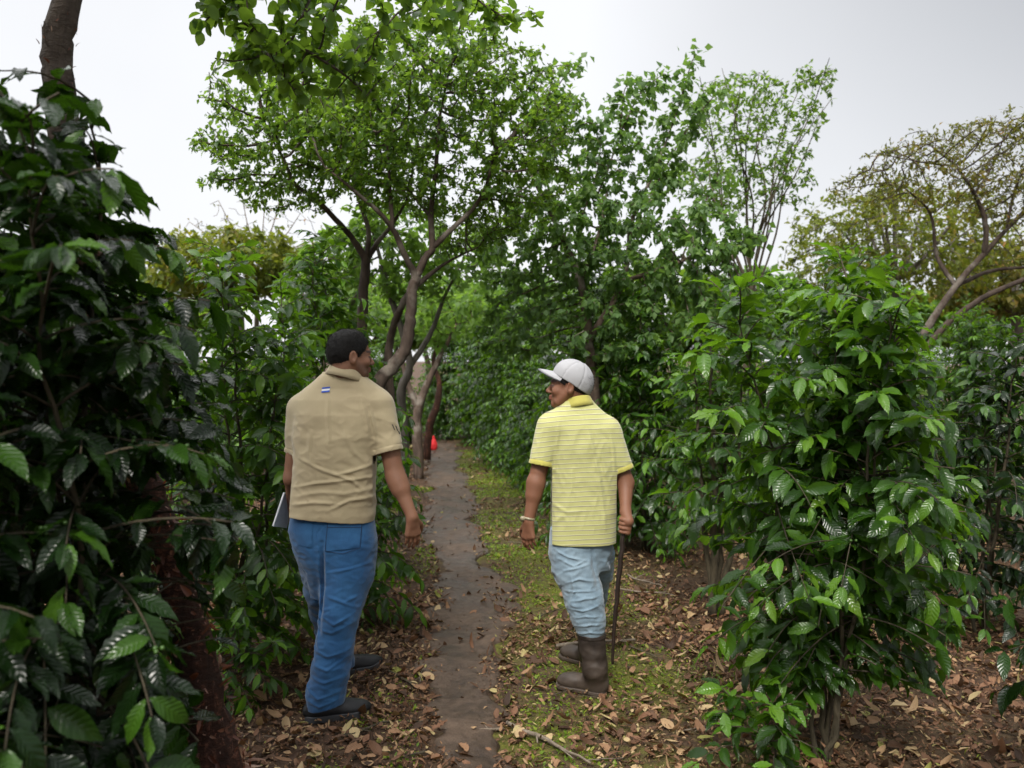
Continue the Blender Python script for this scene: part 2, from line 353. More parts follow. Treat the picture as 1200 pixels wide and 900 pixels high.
# twigs, each its own
def twig(p0, p1, r, seed, mat, label, group=None, name='twig', fork=True, lift=0.0):
    rr = np.random.RandomState(seed); p0 = np.array([*p0, 0.]); p1 = np.array([*p1, 0.]); n = 9
    t = np.linspace(0, 1, n)[:, None]; P = p0*(1-t)+p1*t; Ln = np.linalg.norm(p1-p0)
    side = nrm(np.cross(p1-p0, [0, 0, 1.])); P = P+side*(np.cumsum(rr.randn(n, 1), 0)*.018*Ln); P[:, 2] = gh(P[:, 0], P[:, 1])+r*.8+.012+np.linspace(0, lift, n)
    rad = np.linspace(r, r*.45, n)*(1+.15*rr.randn(n)); ch = [(P, rad)]
    if fork:
        for k in rr.choice(np.arange(2, n-2), 2, False):
            dd = nrm(P[k+1]-P[k]); q = nrm(dd+np.array([*rr.randn(2)*.6, .08])); m = rr.uniform(.12, .3)*Ln
            Q = P[k]+q*np.linspace(0, m, 4)[:, None]; Q[:, 2] = np.maximum(Q[:, 2], gh(Q[:, 0], Q[:, 1])+.006); ch.append((Q, np.linspace(rad[k]*.6, rad[k]*.3, 4)))
    o = link(name, tubes(ch, 6, name, org=P[0]), mat); o.location = tuple(P[0]); tag(o, label, 'fallen branch' if name == 'fallen_branch' else 'twig', group)
    return o
def gp(px, py): Y = CAMZ*1000/(py-HOR); return ((px-600)/1000*Y, Y)
twig(gp(598, 846), gp(690, 899), .011, 3, M['twig_pale'], 'long pale stick lying in the right foreground edge of the path', name='fallen_branch')
twig(gp(652, 763), gp(745, 757), .014, 4, M['twig_pale'], 'grey stick lying on the ground right behind the rubber boots', name='fallen_branch')
twig(gp(735, 675), gp(775, 703), .008, 6, M['twig_pale'], 'straw coloured bare branch slanting on the ground right of the walking stick', name='fallen_branch', lift=.08)
twig(gp(725, 690), gp(790, 705), .007, 7, M['twig_pale'], 'second thin straw coloured branch lying by the coffee stem', name='fallen_branch', lift=.04)
twig(gp(400, 870), gp(500, 845), .008, 8, M['twig'], 'dark forked twig on the litter right of the black shoe', name='fallen_branch')
twig(gp(455, 790), gp(500, 812), .007, 9, M['twig'], 'thin dark twig between the black shoe and the path', name='fallen_branch')
for k in range(46):
    y = 2.9+rs.rand()**1.6*8; x = float(pathx(y))+rs.uniform(-1.0, 1.5)
    az = rs.rand()*6.28; l = rs.uniform(.08, .30)
    twig((x, y), (x+math.cos(az)*l, y+math.sin(az)*l), rs.uniform(.0025, .006), 100+k, M['twig'] if k % 3 else M['twig_pale'], 'small broken twig lying in the leaf litter by the path', 'small twigs scattered along the path', fork=k % 2 == 0)
big = [(635, 858, 'curled pinkish brown leaf by the long pale stick'), (668, 848, 'wide rust leaf lying behind the long pale stick'), (505, 862, 'rust brown leaf at the left edge of the path'), (547, 884, 'small tan leaf lying on the bare path at the bottom'), (455, 870, 'orange brown bark scrap left of the path at the bottom'), (425, 886, 'reddish leaf on the litter below the black shoe'), (720, 838, 'broad dull brown leaf in front of the rubber boots'), (740, 852, 'grey brown curled leaf right of the rubber boots'), (840, 888, 'wide fallen leaf at the bottom below the coffee shrub'), (640, 758, 'reddish leaf on the moss left of the rubber boots')]
for k, (px, py, lb) in enumerate(big):
    x, y = gp(px, py); L = rs.uniform(.055, .095); lv = Leaves(); az = rs.rand()*6.28
    lv.add([[0, 0, 0]], [[math.cos(az), math.sin(az), .1]], [[.2*rs.randn(), .2*rs.randn(), 1]], L, L*rs.uniform(.2, .34), rs.uniform(-.9, .7), rs.uniform(.45, .8))
    o = link('fallen_leaf', lv.mesh('fallen_leaf', 'hi', 'litter', .5, .04, seed=k), M['litter']); o.location = (x, y, float(gh(x, y))+.03); tag(o, lb, 'fallen leaf')

# ------------------------------------------------------------------ coffee shrubs
def coffee(seed, H, stems, blen, leaf=(.10, .16), lod='mid', spread=.12, lo=.14, node=.085, gap=.055, droop=1.0, mat='coffee', sparse=1.0, berries=False, young=.10, r0=.016, org=(0, 0, 0), keep=None, lean=(0, 0), top=.28):
    r = np.random.RandomState(seed); lv = Leaves(); st, br = [], []; bp = []
    for s in range(stems):
        az0 = r.rand()*6.28; h = H*(1 if s == 0 else r.uniform(.72, .97)); sp = spread*(.3 if s == 0 else 1)
        tgt = np.array([math.cos(az0)*sp*r.uniform(.6, 2.2)+lean[0]*h, math.sin(az0)*sp*r.uniform(.6, 2.2)+lean[1]*h, h])
        b0 = np.array([math.cos(az0), math.sin(az0), 0])*.03*(stems > 1)
        n = max(6, int(h/node)); t = np.linspace(0, 1, n+1); P = b0+(tgt-b0)*t[:, None]; P[:, :2] = b0[:2]+(tgt-b0)[:2]*(t**1.4)[:, None]
        P[:, :2] += np.cumsum(r.randn(n+1, 2)*.010, 0)*(t[:, None] > .05)
        rad = r0*(1-t*.82)*(1 if s == 0 else .8); st.append((P, rad))
        a = r.rand()*3.14
        for k in range(n+1):
            if t[k] < lo+r.rand()*.06: continue
            a += 1.57+r.randn()*.25
            for sd in (0, math.pi):
                if r.rand() > sparse: continue
                az = a+sd+r.randn()*.2; tt = t[k]
                prof = (.62+.38*min(1, (tt-lo)/.25)) if tt < .5 else max(top, 1-(tt-.5)*1.25)
                l = blen*prof*r.uniform(.7, 1.15); el = R(8+42*max(0, tt-.35)/.65+r.randn()*9)
                m = max(3, int(l/gap)); u = np.linspace(0, 1, m+1)
                d0 = np.array([math.cos(az)*math.cos(el), math.sin(az)*math.cos(el), math.sin(el)])
                sidev = np.array([-math.sin(az), math.cos(az), 0]); bend = r.randn()*.12
                Q = P[k]+d0*l*u[:, None]+np.array([0, 0, -1.])*(droop*.42*l*u**2.0)[:, None]+sidev*(bend*l*u**2)[:, None]
                lastj = m if keep is None else 0; bq = []
                T = nrm(np.gradient(Q, axis=0)); j0 = int(m*(.28 if tt < .75 else .1))
                for j in range(j0, m+1):
                    if berries and r.rand() < .22 and tt < .8: bq.append(j)
                    for q in (-1, 1):
                        if r.rand() > .93: continue
                        out = q*sidev; fw = r.uniform(.35, .9) if j < m else 1.6
                        D = nrm(out*(1 if j < m else .35)+T[j]*fw+np.array([0, 0, -r.uniform(-.25, 1.15)*droop+.35*max(0, tt-.6)])+r.randn(3)*.22)
                        Nn = nrm(np.array([0, 0, 1.])+T[j]*.25+r.randn(3)*.38)
                        L = r.uniform(*leaf)*(.72 if j == m else 1)*(1-.15*(j == j0))
                        yg = j >= m-1 and r.rand() < young*5
                        rn = r.uniform(.86, .97) if yg else min(.84, abs(r.randn()*.27+.36))
                        if r.rand() < .006: rn = 1.0
                        pp = Q[j]+out*.004
                        if keep is not None and not keep(pp+D*L*.5+np.array(org)): continue
                        lastj = max(lastj, j)
                        lv.add([pp], [D], [Nn], L, L*r.uniform(.165, .215), r.uniform(.10, .5), rn)
                if lastj >= 1:
                    br.append((Q[:lastj+1], np.linspace(.0042, .0018, m+1)[:lastj+1])); bp += [Q[j] for j in bq if j <= lastj and (keep is None or keep(Q[j]+np.array(org)))]
        # crown tip
        for q in range(4):
            az = q*1.57+r.rand(); D = np.array([math.cos(az)*.7, math.sin(az)*.7, .55]); pp = P[-1]
            if keep is not None and not keep(pp+np.array(org)): continue
            lv.add([pp], [D], [[0, 0, 1]], leaf[0]*.8, leaf[0]*.16, .2, .92)
    root = empty('coffee_shrub', org)
    link('stem', tubes(st, 7, 'stem', wob=.06, seed=seed), M['twig_pale'] if mat == 'pale' else M['twig'], root)
    link('branches', tubes(br, 5, 'branches'), M['twig'], root)
    link('foliage', lv.mesh('foliage', lod, 'coffee', .30, .028 if lod == 'hi' else .012, seed=seed), M[mat if mat in M else 'coffee'], root)
    if berries and bp:
        Vb, Fb = [], []; base = ico()
        c = 0
        for q in bp[:150]:
            for w in range(r.randint(4, 9)):
                rr = r.uniform(.0042, .0062); Vb.append(base[0]*rr+q+r.randn(3)*.008); Fb.append(base[1]+c); c += len(base[0])
        link('coffee_cherries', mesh_np('coffee_cherries', np.concatenate(Vb), np.concatenate(Fb)), M['berry'], root)
    return root
def ico():
    t = (1+5**.5)/2
    v = nrm(np.array([(-1, t, 0), (1, t, 0), (-1, -t, 0), (1, -t, 0), (0, -1, t), (0, 1, t), (0, -1, -t), (0, 1, -t), (t, 0, -1), (t, 0, 1), (-t, 0, -1), (-t, 0, 1)], float))
    f = np.array([(0, 11, 5), (0, 5, 1), (0, 1, 7), (0, 7, 10), (0, 10, 11), (1, 5, 9), (5, 11, 4), (11, 10, 2), (10, 7, 6), (7, 1, 8), (3, 9, 4), (3, 4, 2), (3, 2, 6), (3, 6, 8), (3, 8, 9), (4, 9, 5), (2, 4, 11), (6, 2, 10), (8, 6, 7), (9, 8, 1)])
    return v, f
m, nt, nd, ln = new_mat('green_berry'); finish(nt, (.05, .11, .02), .3); M['berry'] = m
def P3(x, y): return (x, y, float(gh(x, y))-.01)
GL = 'coffee shrubs planted in rows beside the path'
# --- foreground left
def clear_lens(p): return p[1] > .95 and not (p[1] < 1.35 and abs(p[0]) < .55)
def clear_left(p):                                  # leaves never hang across the walking line
    px = 600+1000*p[0]/max(p[1], .1); py = 430+1000*(CAMZ-p[2])/max(p[1], .1)
    tx = np.interp(py, [545, 660, 760, 880, 1000], [168, 203, 225, 250, 280])
    if py > 560 and abs(px-tx-8) < 34 and vnoise(p[0]*9, p[1]*9, p[2]*9, 3) > -.55: return False
    if px > np.interp(py, [90, 130, 200, 240, 330, 420, 600, 750, 950], [70, 120, 140, 180, 258, 262, 290, 270, 215]): return False
    return clear_lens(p)
def clear_right(p):
    px = 600+1000*p[0]/max(p[1], .1); py = 430+1000*(CAMZ-p[2])/max(p[1], .1)
    if px < np.interp(py, [300, 340, 480, 620, 700, 900], [860, 800, 735, 775, 775, 850]): return False
    return clear_lens(p)
def clear_front(p):
    px = 600+1000*p[0]/max(p[1], .1); py = 430+1000*(CAMZ-p[2])/max(p[1], .1)
    if px > np.interp(py, [300, 330, 400, 600, 700, 900], [1000, 1050, 1095, 1150, 1150, 1060]): return False
    if py > 640 and vnoise(p[0]*4, p[1]*4, p[2]*4, 9) > (.16 if py < 720 else -.08 if py < 800 else -.28)-.2*(px < 830): return False
    return clear_right(p)
def clear_edge(p):
    px = 600+1000*p[0]/max(p[1], .1); py = 430+1000*(CAMZ-p[2])/max(p[1], .1)
    return px > 1155 and 540 < py < 830
s = coffee(11, 2.26, 6, .60, (.085, .13), 'hi', .17, .08, gap=.042, node=.07, mat='coffee_shaded', berries=True, org=P3(-1.0, 2.05), keep=clear_left, lean=(-.04, 0), top=.34); tag(s, 'big dark coffee shrub filling the left foreground in front of the red barked trunk', 'coffee shrub', GL)
s = coffee(12, 1.8, 4, .52, (.08, .12), 'hi', .14, .08, gap=.042, node=.07, mat='coffee_shaded', berries=True, org=P3(-1.2, 1.5), keep=clear_left, lean=(-.03, 0)); tag(s, 'dark coffee shrub cut by the bottom left corner of the picture', 'coffee shrub', GL)
s = coffee(13, 2.42, 5, .6, (.09, .13), 'mid', .18, .10, gap=.045, node=.075, mat='coffee_shaded', org=P3(-1.75, 2.7), keep=clear_left); tag(s, 'tall dark coffee shrub at the left edge behind the foreground shrub', 'coffee shrub', GL)
# --- left middle
s = coffee(14, 2.15, 4, .60, (.085, .13), 'hi', .20, .07, gap=.047, org=P3(-1.42, 4.55), keep=clear_left if False else None); tag(s, 'bushy glossy coffee shrub left of the man in the tan shirt', 'coffee shrub', GL)
s = coffee(15, 1.0, 3, .42, (.09, .14), 'mid', .16, .05, org=P3(-.98, 5.35), r0=.01); tag(s, 'low coffee shrub behind the legs of the man in blue jeans', 'coffee shrub', GL)
# --- right foreground
s = coffee(21, 1.92, 7, .60, (.085, .135), 'hi', .22, .16, gap=.043, org=P3(1.24, 3.42), r0=.014, young=.13, berries=True, keep=clear_front, droop=.95, node=.068, top=.5); tag(s, 'large glossy coffee shrub standing alone in the right foreground', 'coffee shrub', GL)
s = coffee(22, 1.75, 3, .62, (.09, .13), 'hi', .14, .10, mat='coffee_shaded', org=P3(2.12, 2.62), keep=clear_edge); tag(s, 'dark coffee branches entering from the right edge nearest the camera', 'coffee shrub', GL)
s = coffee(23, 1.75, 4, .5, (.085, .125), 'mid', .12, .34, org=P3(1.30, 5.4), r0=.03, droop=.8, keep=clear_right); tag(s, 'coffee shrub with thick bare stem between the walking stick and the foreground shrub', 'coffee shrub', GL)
s = coffee(24, 1.75, 4, .62, (.085, .13), 'mid', .18, .12, mat='coffee_shaded', org=P3(2.75, 5.0)); tag(s, 'dark coffee shrub behind the foreground shrub at the right edge', 'coffee shrub', GL)
# --- rows going back
protoA = coffee(31, 2.2, 5, .62, (.08, .12), 'mid', .2, .05, node=.075, gap=.047, org=P3(1.15, 7.3)); tag(protoA, 'coffee shrub just behind the man in the yellow shirt', 'coffee shrub', GL)
protoB = coffee(32, 2.5, 5, .66, (.08, .12), 'mid', .22, .04, node=.078, gap=.047, org=P3(-1.35, 6.5)); tag(protoB, 'coffee shrub in the left row beside the twin shade trees', 'coffee shrub', GL)
protoC = coffee(33, 2.75, 6, .70, (.08, .12), 'mid', .24, .04, node=.08, gap=.047, org=P3(.82, 8.6)); tag(protoC, 'dense coffee shrub right of the path behind the head of the capped man', 'coffee shrub', GL)
protos = [protoA, protoB, protoC]
rr = random.Random(4)
spots = []
y = 10.0
while y < 22: spots.append((float(pathx(y))+1.22+rr.uniform(-.1, .1), y, 'far', 1.0+.012*(y-8))); y += 1.15
y = 8.0
while y < 19: spots.append((float(pathx(y))-1.25+rr.uniform(-.1, .1), y, 'left', .85)); y += 1.45
for off in (3.0, 4.9, 6.8):
    y = 6.6
    while y < 19: spots.append((float(pathx(y))+off+rr.uniform(-.2, .2), y, 'right', .80)); y += 1.5
for off in (3.0, 4.9):
    y = 7.2
    while y < 19: spots.append((float(pathx(y))-off+rr.uniform(-.2, .2), y, 'leftback', .8)); y += 1.6
for k_, (x_, y_) in enumerate([(-2.35, 17.6), (-1.5, 18.8), (-.6, 17.5), (-1.9, 20.5), (-.9, 21), (.2, 19.5)]): spots.append((x_, y_, 'end', 1.05))
lab = {'end': 'coffee shrub closing the far end of the path', 'far': 'coffee shrub in the dense row right of the far path', 'left': 'coffee shrub in the shaded row left of the far path', 'right': 'coffee shrub in the back rows right of the path', 'leftback': 'coffee shrub in the back rows left of the path'}
for i, (x, y, kd, sc) in enumerate(spots):
    c = copy_tree(protos[rr.randrange(3)]); c.location = P3(x, y); c.rotation_euler = (0, 0, rr.uniform(0, 6.28)); k = sc*rr.uniform(.70, 1.12)
    c.scale = (k, k, k); c['label'] = lab[kd]; c['group'] = {'end': 'coffee shrubs at the far end of the path', 'far': 'row of coffee shrubs right of the far path', 'left': 'row of coffee shrubs left of the far path', 'right': 'back rows of coffee shrubs on the right', 'leftback': 'back rows of coffee shrubs on the left'}[kd]
s = coffee(51, .55, 2, .26, (.08, .12), 'mid', .08, .05, org=P3(.42, 7.6), r0=.006); tag(s, 'small coffee seedling at the right verge left of the capped man', 'coffee seedling')
s = coffee(52, .36, 2, .26, (.07, .11), 'mid', .1, .05, org=P3(-1.32, 4.0), r0=.006); tag(s, 'small coffee seedling in the litter left of the black shoe', 'coffee seedling')
s = coffee(53, .34, 2, .22, (.07, .12), 'hi', .1, .3, org=P3(.92, 3.15), r0=.005); tag(s, 'sparse little seedling in the litter left of the foreground shrub', 'coffee seedling')

# ------------------------------------------------------------------ trees (space colonisation over traced limbs)
def grow(lines, attr, step, infl, kill, iters=60, seed=0, up=.0):
    """lines: list of (pts, radii, parent_line or None); returns nodes, parents, explicit radii"""
    Nn, Pa, Er = [], [], []
    for pts, rad in lines:
        prev = -1
        if Nn:
            dd = np.linalg.norm(np.array(Nn)-pts[0], axis=1); prev = int(dd.argmin())
        for q, r_ in zip(pts, rad):
            if prev >= 0 and np.linalg.norm(np.array(Nn[prev])-q) < 1e-4: continue
            Nn.append(np.array(q, float)); Pa.append(prev); Er.append(float(r_)); prev = len(Nn)-1
    ntr = len(Nn); A = np.array(attr); r = np.random.RandomState(seed)
    for it in range(iters):
        if not len(A): break
        kd = kdtree.KDTree(len(Nn))
        for i, q in enumerate(Nn): kd.insert(q, i)
        kd.balance(); acc = {}; alive = np.ones(len(A), bool)
        for i, a in enumerate(A):
            co, idx, dist = kd.find(a)
            if dist < kill: alive[i] = False; continue
            if dist < infl: acc.setdefault(idx, []).append(nrm(a-Nn[idx]))
        if not acc: break
        for idx, ds in acc.items():
            d = nrm(np.mean(ds, 0)+r.randn(3)*.12+np.array([0, 0, up]))
            Nn.append(Nn[idx]+d*step); Pa.append(idx); Er.append(0.0)
        A = A[alive]
    return np.array(Nn), np.array(Pa), np.array(Er), ntr
def skeleton(Nn, Pa, Er, ntr, tip=.0035, ex=2.3):
    n = len(Nn); kids = [[] for _ in range(n)]
    for i in range(n):
        if Pa[i] >= 0: kids[Pa[i]].append(i)
    rad = np.zeros(n)
    order = list(range(n))[::-1]
    acc = np.zeros(n)
    for i in order:
        rad[i] = max((acc[i])**(1/ex) if acc[i] > 0 else tip, tip)
        if i < ntr: rad[i] = Er[i]
        if Pa[i] >= 0: acc[Pa[i]] += rad[i]**ex
    trunk, branch = [], []
    done = np.zeros(n, bool)
    for i in range(n):
        if done[i]: continue
        chain = ([Pa[i]] if Pa[i] >= 0 else [])+[i]; done[i] = True; c = i
        while True:
            k = [q for q in kids[c] if not done[q]]
            if c < ntr: k = [q for q in k if q < ntr and q == c+1] or []
            if not k: break
            c = max(k, key=lambda q: rad[q]); done[c] = True; chain.append(c)
        if len(chain) > 1:
            rr_ = rad[chain].copy()
            if i >= ntr: rr_[0] = min(rr_[0], rr_[1]*1.05)
            elif Pa[i] >= 0: rr_[0] = min(rr_[0], rr_[1]*1.1)
            (trunk if i < ntr else branch).append((Nn[chain], rr_))
    return trunk, branch, rad, kids
def blob(c, r, n, rs_, shell=.0):
    v = rs_.randn(n, 3); v = nrm(v)*(rs_.rand(n, 1)**(1/3.) if not shell else (1-shell*rs_.rand(n, 1)))
    return np.asarray(c)+v*np.asarray(r)
def tree(name, label, lines, blobs, Yc, n_at, step, infl, kill, leafL, per, mat, bark, seed=0, shape='oval', lod='low', maxr=.008, drp=.3, spread=.5, group=None, tip=.0035, up=.0, wl=.3, extra=None, cat='tree', dens=None, gapf=.12):
    r = np.random.RandomState(seed)
    L3 = []
    for ln_ in lines:
        pts = [at(*q[:3]) for q in ln_]; rd = [q[3] for q in ln_]
        L3.append(smooth_line(pts, [q*(.88 if seed != 43 else .76) for q in rd], 5, .07, seed))
    vol = [b[1][0]*b[1][1]*b[1][2] for b in blobs]; tot = sum(vol)
    A = np.concatenate([blob(b[0], b[1], max(6, int(n_at*(v/tot))), r) for b, v in zip(blobs, vol)])
    Nn, Pa, Er, ntr = grow(L3, A, step, infl, kill, 70, seed, up)
    trunk, branch, rad, kids = skeleton(Nn, Pa, Er, ntr, tip)
    org = L3[0][0][0].copy()
    root = empty(name, org); tag(root, label, cat, group)
    link('trunk', tubes(trunk, 10, 'trunk', org=org, wob=.05, seed=seed), M[bark], root)
    if branch: link('branches', tubes(branch, 5, 'branches', org=org), M[bark], root)
    lv = Leaves()
    idx = np.array([i for i in range(ntr, len(Nn)) if rad[i] <= maxr])
    if len(idx):
        T = nrm(Nn[idx]-Nn[Pa[idx]])
        clump = vnoise(Nn[idx][:, 0]*2.3, Nn[idx][:, 1]*2.3, Nn[idx][:, 2]*2.3, seed)
        for k in range(per):
            sel = r.rand(len(idx)) > gapf+.25*(clump < -.35)
            p = Nn[idx][sel]-T[sel]*step*r.rand(sel.sum(), 1)+r.randn(sel.sum(), 3)*step*spread*.45
            D = nrm(T[sel]*.6+r.randn(sel.sum(), 3)*.75+np.array([0, 0, -drp]))
            L = leafL*r.uniform(.6, 1.25, sel.sum())
            lv.add(p, D, nrm(r.randn(sel.sum(), 3)*.55+np.array([0, 0, 1])), L, L*wl*r.uniform(.8, 1.2, sel.sum()), r.uniform(.05, .35, sel.sum()), np.clip(.45+.28*clump[sel]+r.randn(sel.sum())*.2, 0, 1))
    if extra: extra(lv, r)
    if lv.rows: link('crown', lv.mesh('crown', lod, shape, .25, org=org, seed=seed), M[mat], root)
    return root
def B(px, py, Y, rx, ry, rz):
    """crown lobe: centre by bearing and distance, radii: x and z given in photo pixels at that distance, ry in metres"""
    return (at(px, py, Y), (rx*Y/1000, ry, rz*Y/1000))
GT = 'shade trees left of the path'
# foreground red barked tree, canopy above frame; two unseen lobes added to shade the left
lines = [[(275, 985, 2.75, .125), (246, 880, 2.85, .10), (225, 760, 2.85, .078), (203, 660, 2.85, .066), (172, 575, 2.85, .062), (140, 450, 2.8, .060), (108, 300, 2.75, .057), (80, 180, 2.7, .056), (70, 110, 2.7, .054), (67, 60, 2.7, .051), (78, 0, 2.7, .049), (105, -120, 2.75, .045), (150, -300, 2.8, .045), (200, -520, 3.0, .036)],
         [(66, 60, 2.7, .004), (54, 50, 2.65, .004), (52, 25, 2.65, .003)],
         [(105, -120, 2.75, .036), (180, -150, 3.0, .028), (245, -80, 3.3, .020), (275, 0, 3.5, .015), (300, 38, 3.6, .012), (350, 55, 3.65, .009), (400, 85, 3.7, .006), (430, 112, 3.75, .003)],
         [(300, 38, 3.6, .008), (318, 70, 3.55, .006), (345, 105, 3.5, .003)],
         [(150, -300, 2.8, .03), (280, -260, 3.2, .02), (420, -150, 3.8, .016), (500, -60, 4.1, .010), (560, 0, 4.2, .006), (600, 25, 4.2, .003)],
         [(150, -300, 2.8, .03), (40, -330, 2.4, .02), (-150, -300, 2.0, .012)]]
T1 = tree('shade_tree', 'leaning tree with peeling red bark in the left foreground', lines,
     [B(340, 50, 3.6, 110, .45, 60), B(300, -60, 3.5, 120, .5, 60), B(440, 10, 3.9, 90, .4, 45), B(560, 5, 4.2, 60, .3, 40), B(480, 30, 4.0, 50, .3, 34), B(610, 10, 4.2, 26, .2, 24), B(280, 60, 3.6, 40, .3, 40), B(265, 30, 3.6, 36, .25, 40), (np.array([-1.7, 2.3, 3.9]), (1.0, 1.0, .4)), (np.array([-1.9, 1.2, 3.5]), (1.1, 1.1, .4)), B(380, 100, 3.7, 60, .25, 34)],
     3.5, 1500, .075, 1.2, .085, .066, 9, 'tree', 'bark_red', 41, group=GT, maxr=.009, lod='mid', gapf=.1)
# peeling flakes on its trunk
P, rd = smooth_line([at(*q[:3]) for q in lines[0]], [q[3] for q in lines[0]], 8)
r = np.random.RandomState(8); lv = Leaves()
for k in range(2600):
    i = r.randint(1, len(P)-2); pz = P[i][2]
    if (pz > 2.2 and r.rand() < .9) or pz > 3.0: continue
    a = r.uniform(0, 6.28); n_ = np.array([math.cos(a), math.sin(a), 0]); p = P[i]+(P[i+1]-P[i])*r.rand()+n_*rd[i]*.98
    up = nrm(P[i+1]-P[i])*(1 if r.rand() < .5 else -1); tg = nrm(up+n_*r.uniform(.2, 1.1)+np.cross(n_, up)*r.randn()*.8)
    tg = nrm(up*(.6 if pz < 1.4 else 1)+n_*(r.uniform(.0, .45) if pz < 1.6 else r.uniform(0, .12))+np.cross(n_, up)*r.randn()*.7)
    L = (.010+.045*r.rand()**2.0) if pz < 1.4 else r.uniform(.008, .02)
    lv.add([p], [tg], [nrm(n_+r.randn(3)*.25)], L, L*r.uniform(.08, .20), r.uniform(-1.2, .9), r.rand())
link('peeling_bark', lv.mesh('peeling_bark', 'mid', 'blade', .5, org=np.array(T1.location)), M['flake'], T1)

# twin shade trees in the middle left
tree('shade_tree', 'slender tree forking above the head of the man in the tan shirt',
     [[(418, 655, 7.0, .060), (420, 500, 7.0, .054), (424, 388, 7.0, .050), (426, 340, 7.0, .046), (429, 305, 7.0, .044)],
      [(429, 305, 7.0, .034), (412, 278, 6.9, .028), (398, 262, 6.8, .026), (372, 235, 6.7, .022), (345, 215, 6.6, .017), (332, 185, 6.5, .012), (310, 150, 6.5, .007)],
      [(429, 305, 7.0, .028), (432, 270, 7.0, .022), (424, 245, 7.0, .018), (415, 215, 7.1, .014), (412, 170, 7.1, .008)],
      [(429, 305, 7.0, .030), (442, 285, 7.1, .024), (460, 262, 7.2, .018), (480, 225, 7.2, .012), (485, 180, 7.3, .007)]],
     [B(330, 160, 6.5, 95, .55, 62), B(270, 190, 6.4, 48, .35, 42), B(380, 120, 6.9, 90, .6, 60), B(300, 95, 6.5, 60, .4, 40), B(440, 180, 7.2, 80, .5, 55), B(248, 120, 6.4, 25, .25, 26), B(330, 230, 6.6, 60, .4, 24), B(400, 60, 6.8, 60, .5, 30)],
     7, 2600, .075, 1.4, .088, .050, 14, 'tree', 'bark_dark', 42, group=GT, gapf=.22)
tree('shade_tree', 'stout leaning tree with broad crown between the two men',
     [[(405, 690, 6.1, .095), (425, 520, 6.2, .080), (443, 452, 6.3, .072), (462, 428, 6.35, .064), (476, 406, 6.4, .060), (481, 370, 6.4, .054), (483, 340, 6.4, .052), (488, 325, 6.4, .050)],
      [(488, 325, 6.4, .036), (474, 298, 6.3, .030), (460, 268, 6.2, .026), (440, 245, 6.1, .020), (405, 215, 6.0, .013), (380, 195, 6.0, .008)],
      [(488, 325, 6.4, .040), (500, 300, 6.4, .036), (507, 290, 6.4, .034), (505, 255, 6.4, .028), (511, 195, 6.4, .022), (515, 140, 6.4, .014), (525, 90, 6.4, .008)],
      [(507, 290, 6.4, .030), (530, 268, 6.4, .026), (558, 240, 6.4, .020), (572, 210, 6.3, .014), (580, 175, 6.3, .008)],
      [(460, 268, 6.2, .022), (458, 235, 6.2, .018), (455, 190, 6.2, .012), (452, 140, 6.2, .007)],
      [(505, 255, 6.4, .018), (485, 230, 6.6, .014), (460, 200, 6.7, .009)],
      [(458, 480, 6.9, .055), (455, 430, 6.9, .050), (458, 395, 6.9, .040), (474, 352, 6.7, .036), (500, 325, 6.7, .024), (528, 305, 6.8, .014), (560, 290, 6.8, .008)],
      [(425, 520, 6.2, .05), (458, 480, 6.9, .05)]],
     [B(500, 110, 6.4, 120, .75, 60), B(590, 160, 6.4, 85, .6, 55), B(420, 150, 6.2, 90, .6, 60), B(540, 215, 6.5, 90, .5, 38), B(450, 215, 6.4, 100, .5, 35), B(640, 150, 6.5, 40, .35, 34), B(560, 75, 6.5, 70, .45, 30), B(590, 250, 6.8, 60, .4, 30), B(530, 30, 6.5, 70, .5, 30), B(450, 60, 6.3, 60, .5, 36), B(620, 210, 6.6, 60, .4, 40), B(650, 110, 6.6, 36, .35, 40), B(600, 90, 6.5, 60, .4, 40), B(560, 260, 7.0, 60, .5, 36)],
     6.4, 3900, .075, 1.4, .088, .050, 14, 'tree', 'bark_dark', 43, group=GT, gapf=.22)
# further trunks down the row
tree('shade_tree', 'grey crooked tree behind the leaning one at the left of the path',
     [[(470, 640, 8.2, .055), (474, 520, 8.2, .05), (470, 460, 8.2, .05), (480, 430, 8.2, .042), (470, 385, 8.2, .036), (455, 340, 8.2, .03), (445, 300, 8.2, .02), (430, 250, 8.2, .01)],
      [(480, 430, 8.2, .035), (505, 390, 8.4, .028), (520, 350, 8.5, .02), (540, 310, 8.5, .01)]],
     [B(450, 290, 8.2, 80, .6, 60), B(540, 300, 8.5, 60, .6, 40), B(390, 300, 8.4, 50, .5, 40)], 8, 900, .11, 1.6, .14, .09, 14, 'pale', 'bark_grey', 44, group=GT)
tree('shade_tree', 'brown forked tree standing at the left edge of the far path',
     [[(491, 562, 12.0, .085), (489, 510, 12.0, .08), (490, 480, 12.0, .075), (505, 440, 12.0, .05), (520, 410, 12.0, .04), (535, 380, 12.0, .02)],
      [(490, 480, 12.0, .05), (478, 450, 12.0, .045), (470, 420, 12.0, .03), (455, 390, 12.0, .02)]],
     [B(530, 360, 12, 50, .9, 35), B(470, 360, 12, 50, .9, 35), B(500, 340, 12, 40, .9, 30)], 12, 600, .17, 2.0, .2, .12, 12, 'pale', 'bark_tree', 45, group=GT)
tree('shade_tree', 'thin curved reddish tree behind the red bag at the path end',
     [[(500, 540, 14.4, .08), (503, 500, 14.4, .075), (512, 475, 14.4, .07), (515, 450, 14.4, .05), (508, 420, 14.4, .04), (520, 390, 14.4, .02)]],
     [B(520, 370, 14.4, 45, 1., 30), B(550, 350, 15, 45, 1., 35)], 14, 450, .2, 2.2, .24, .14, 12, 'pale', 'bark_red', 46, group=GT)

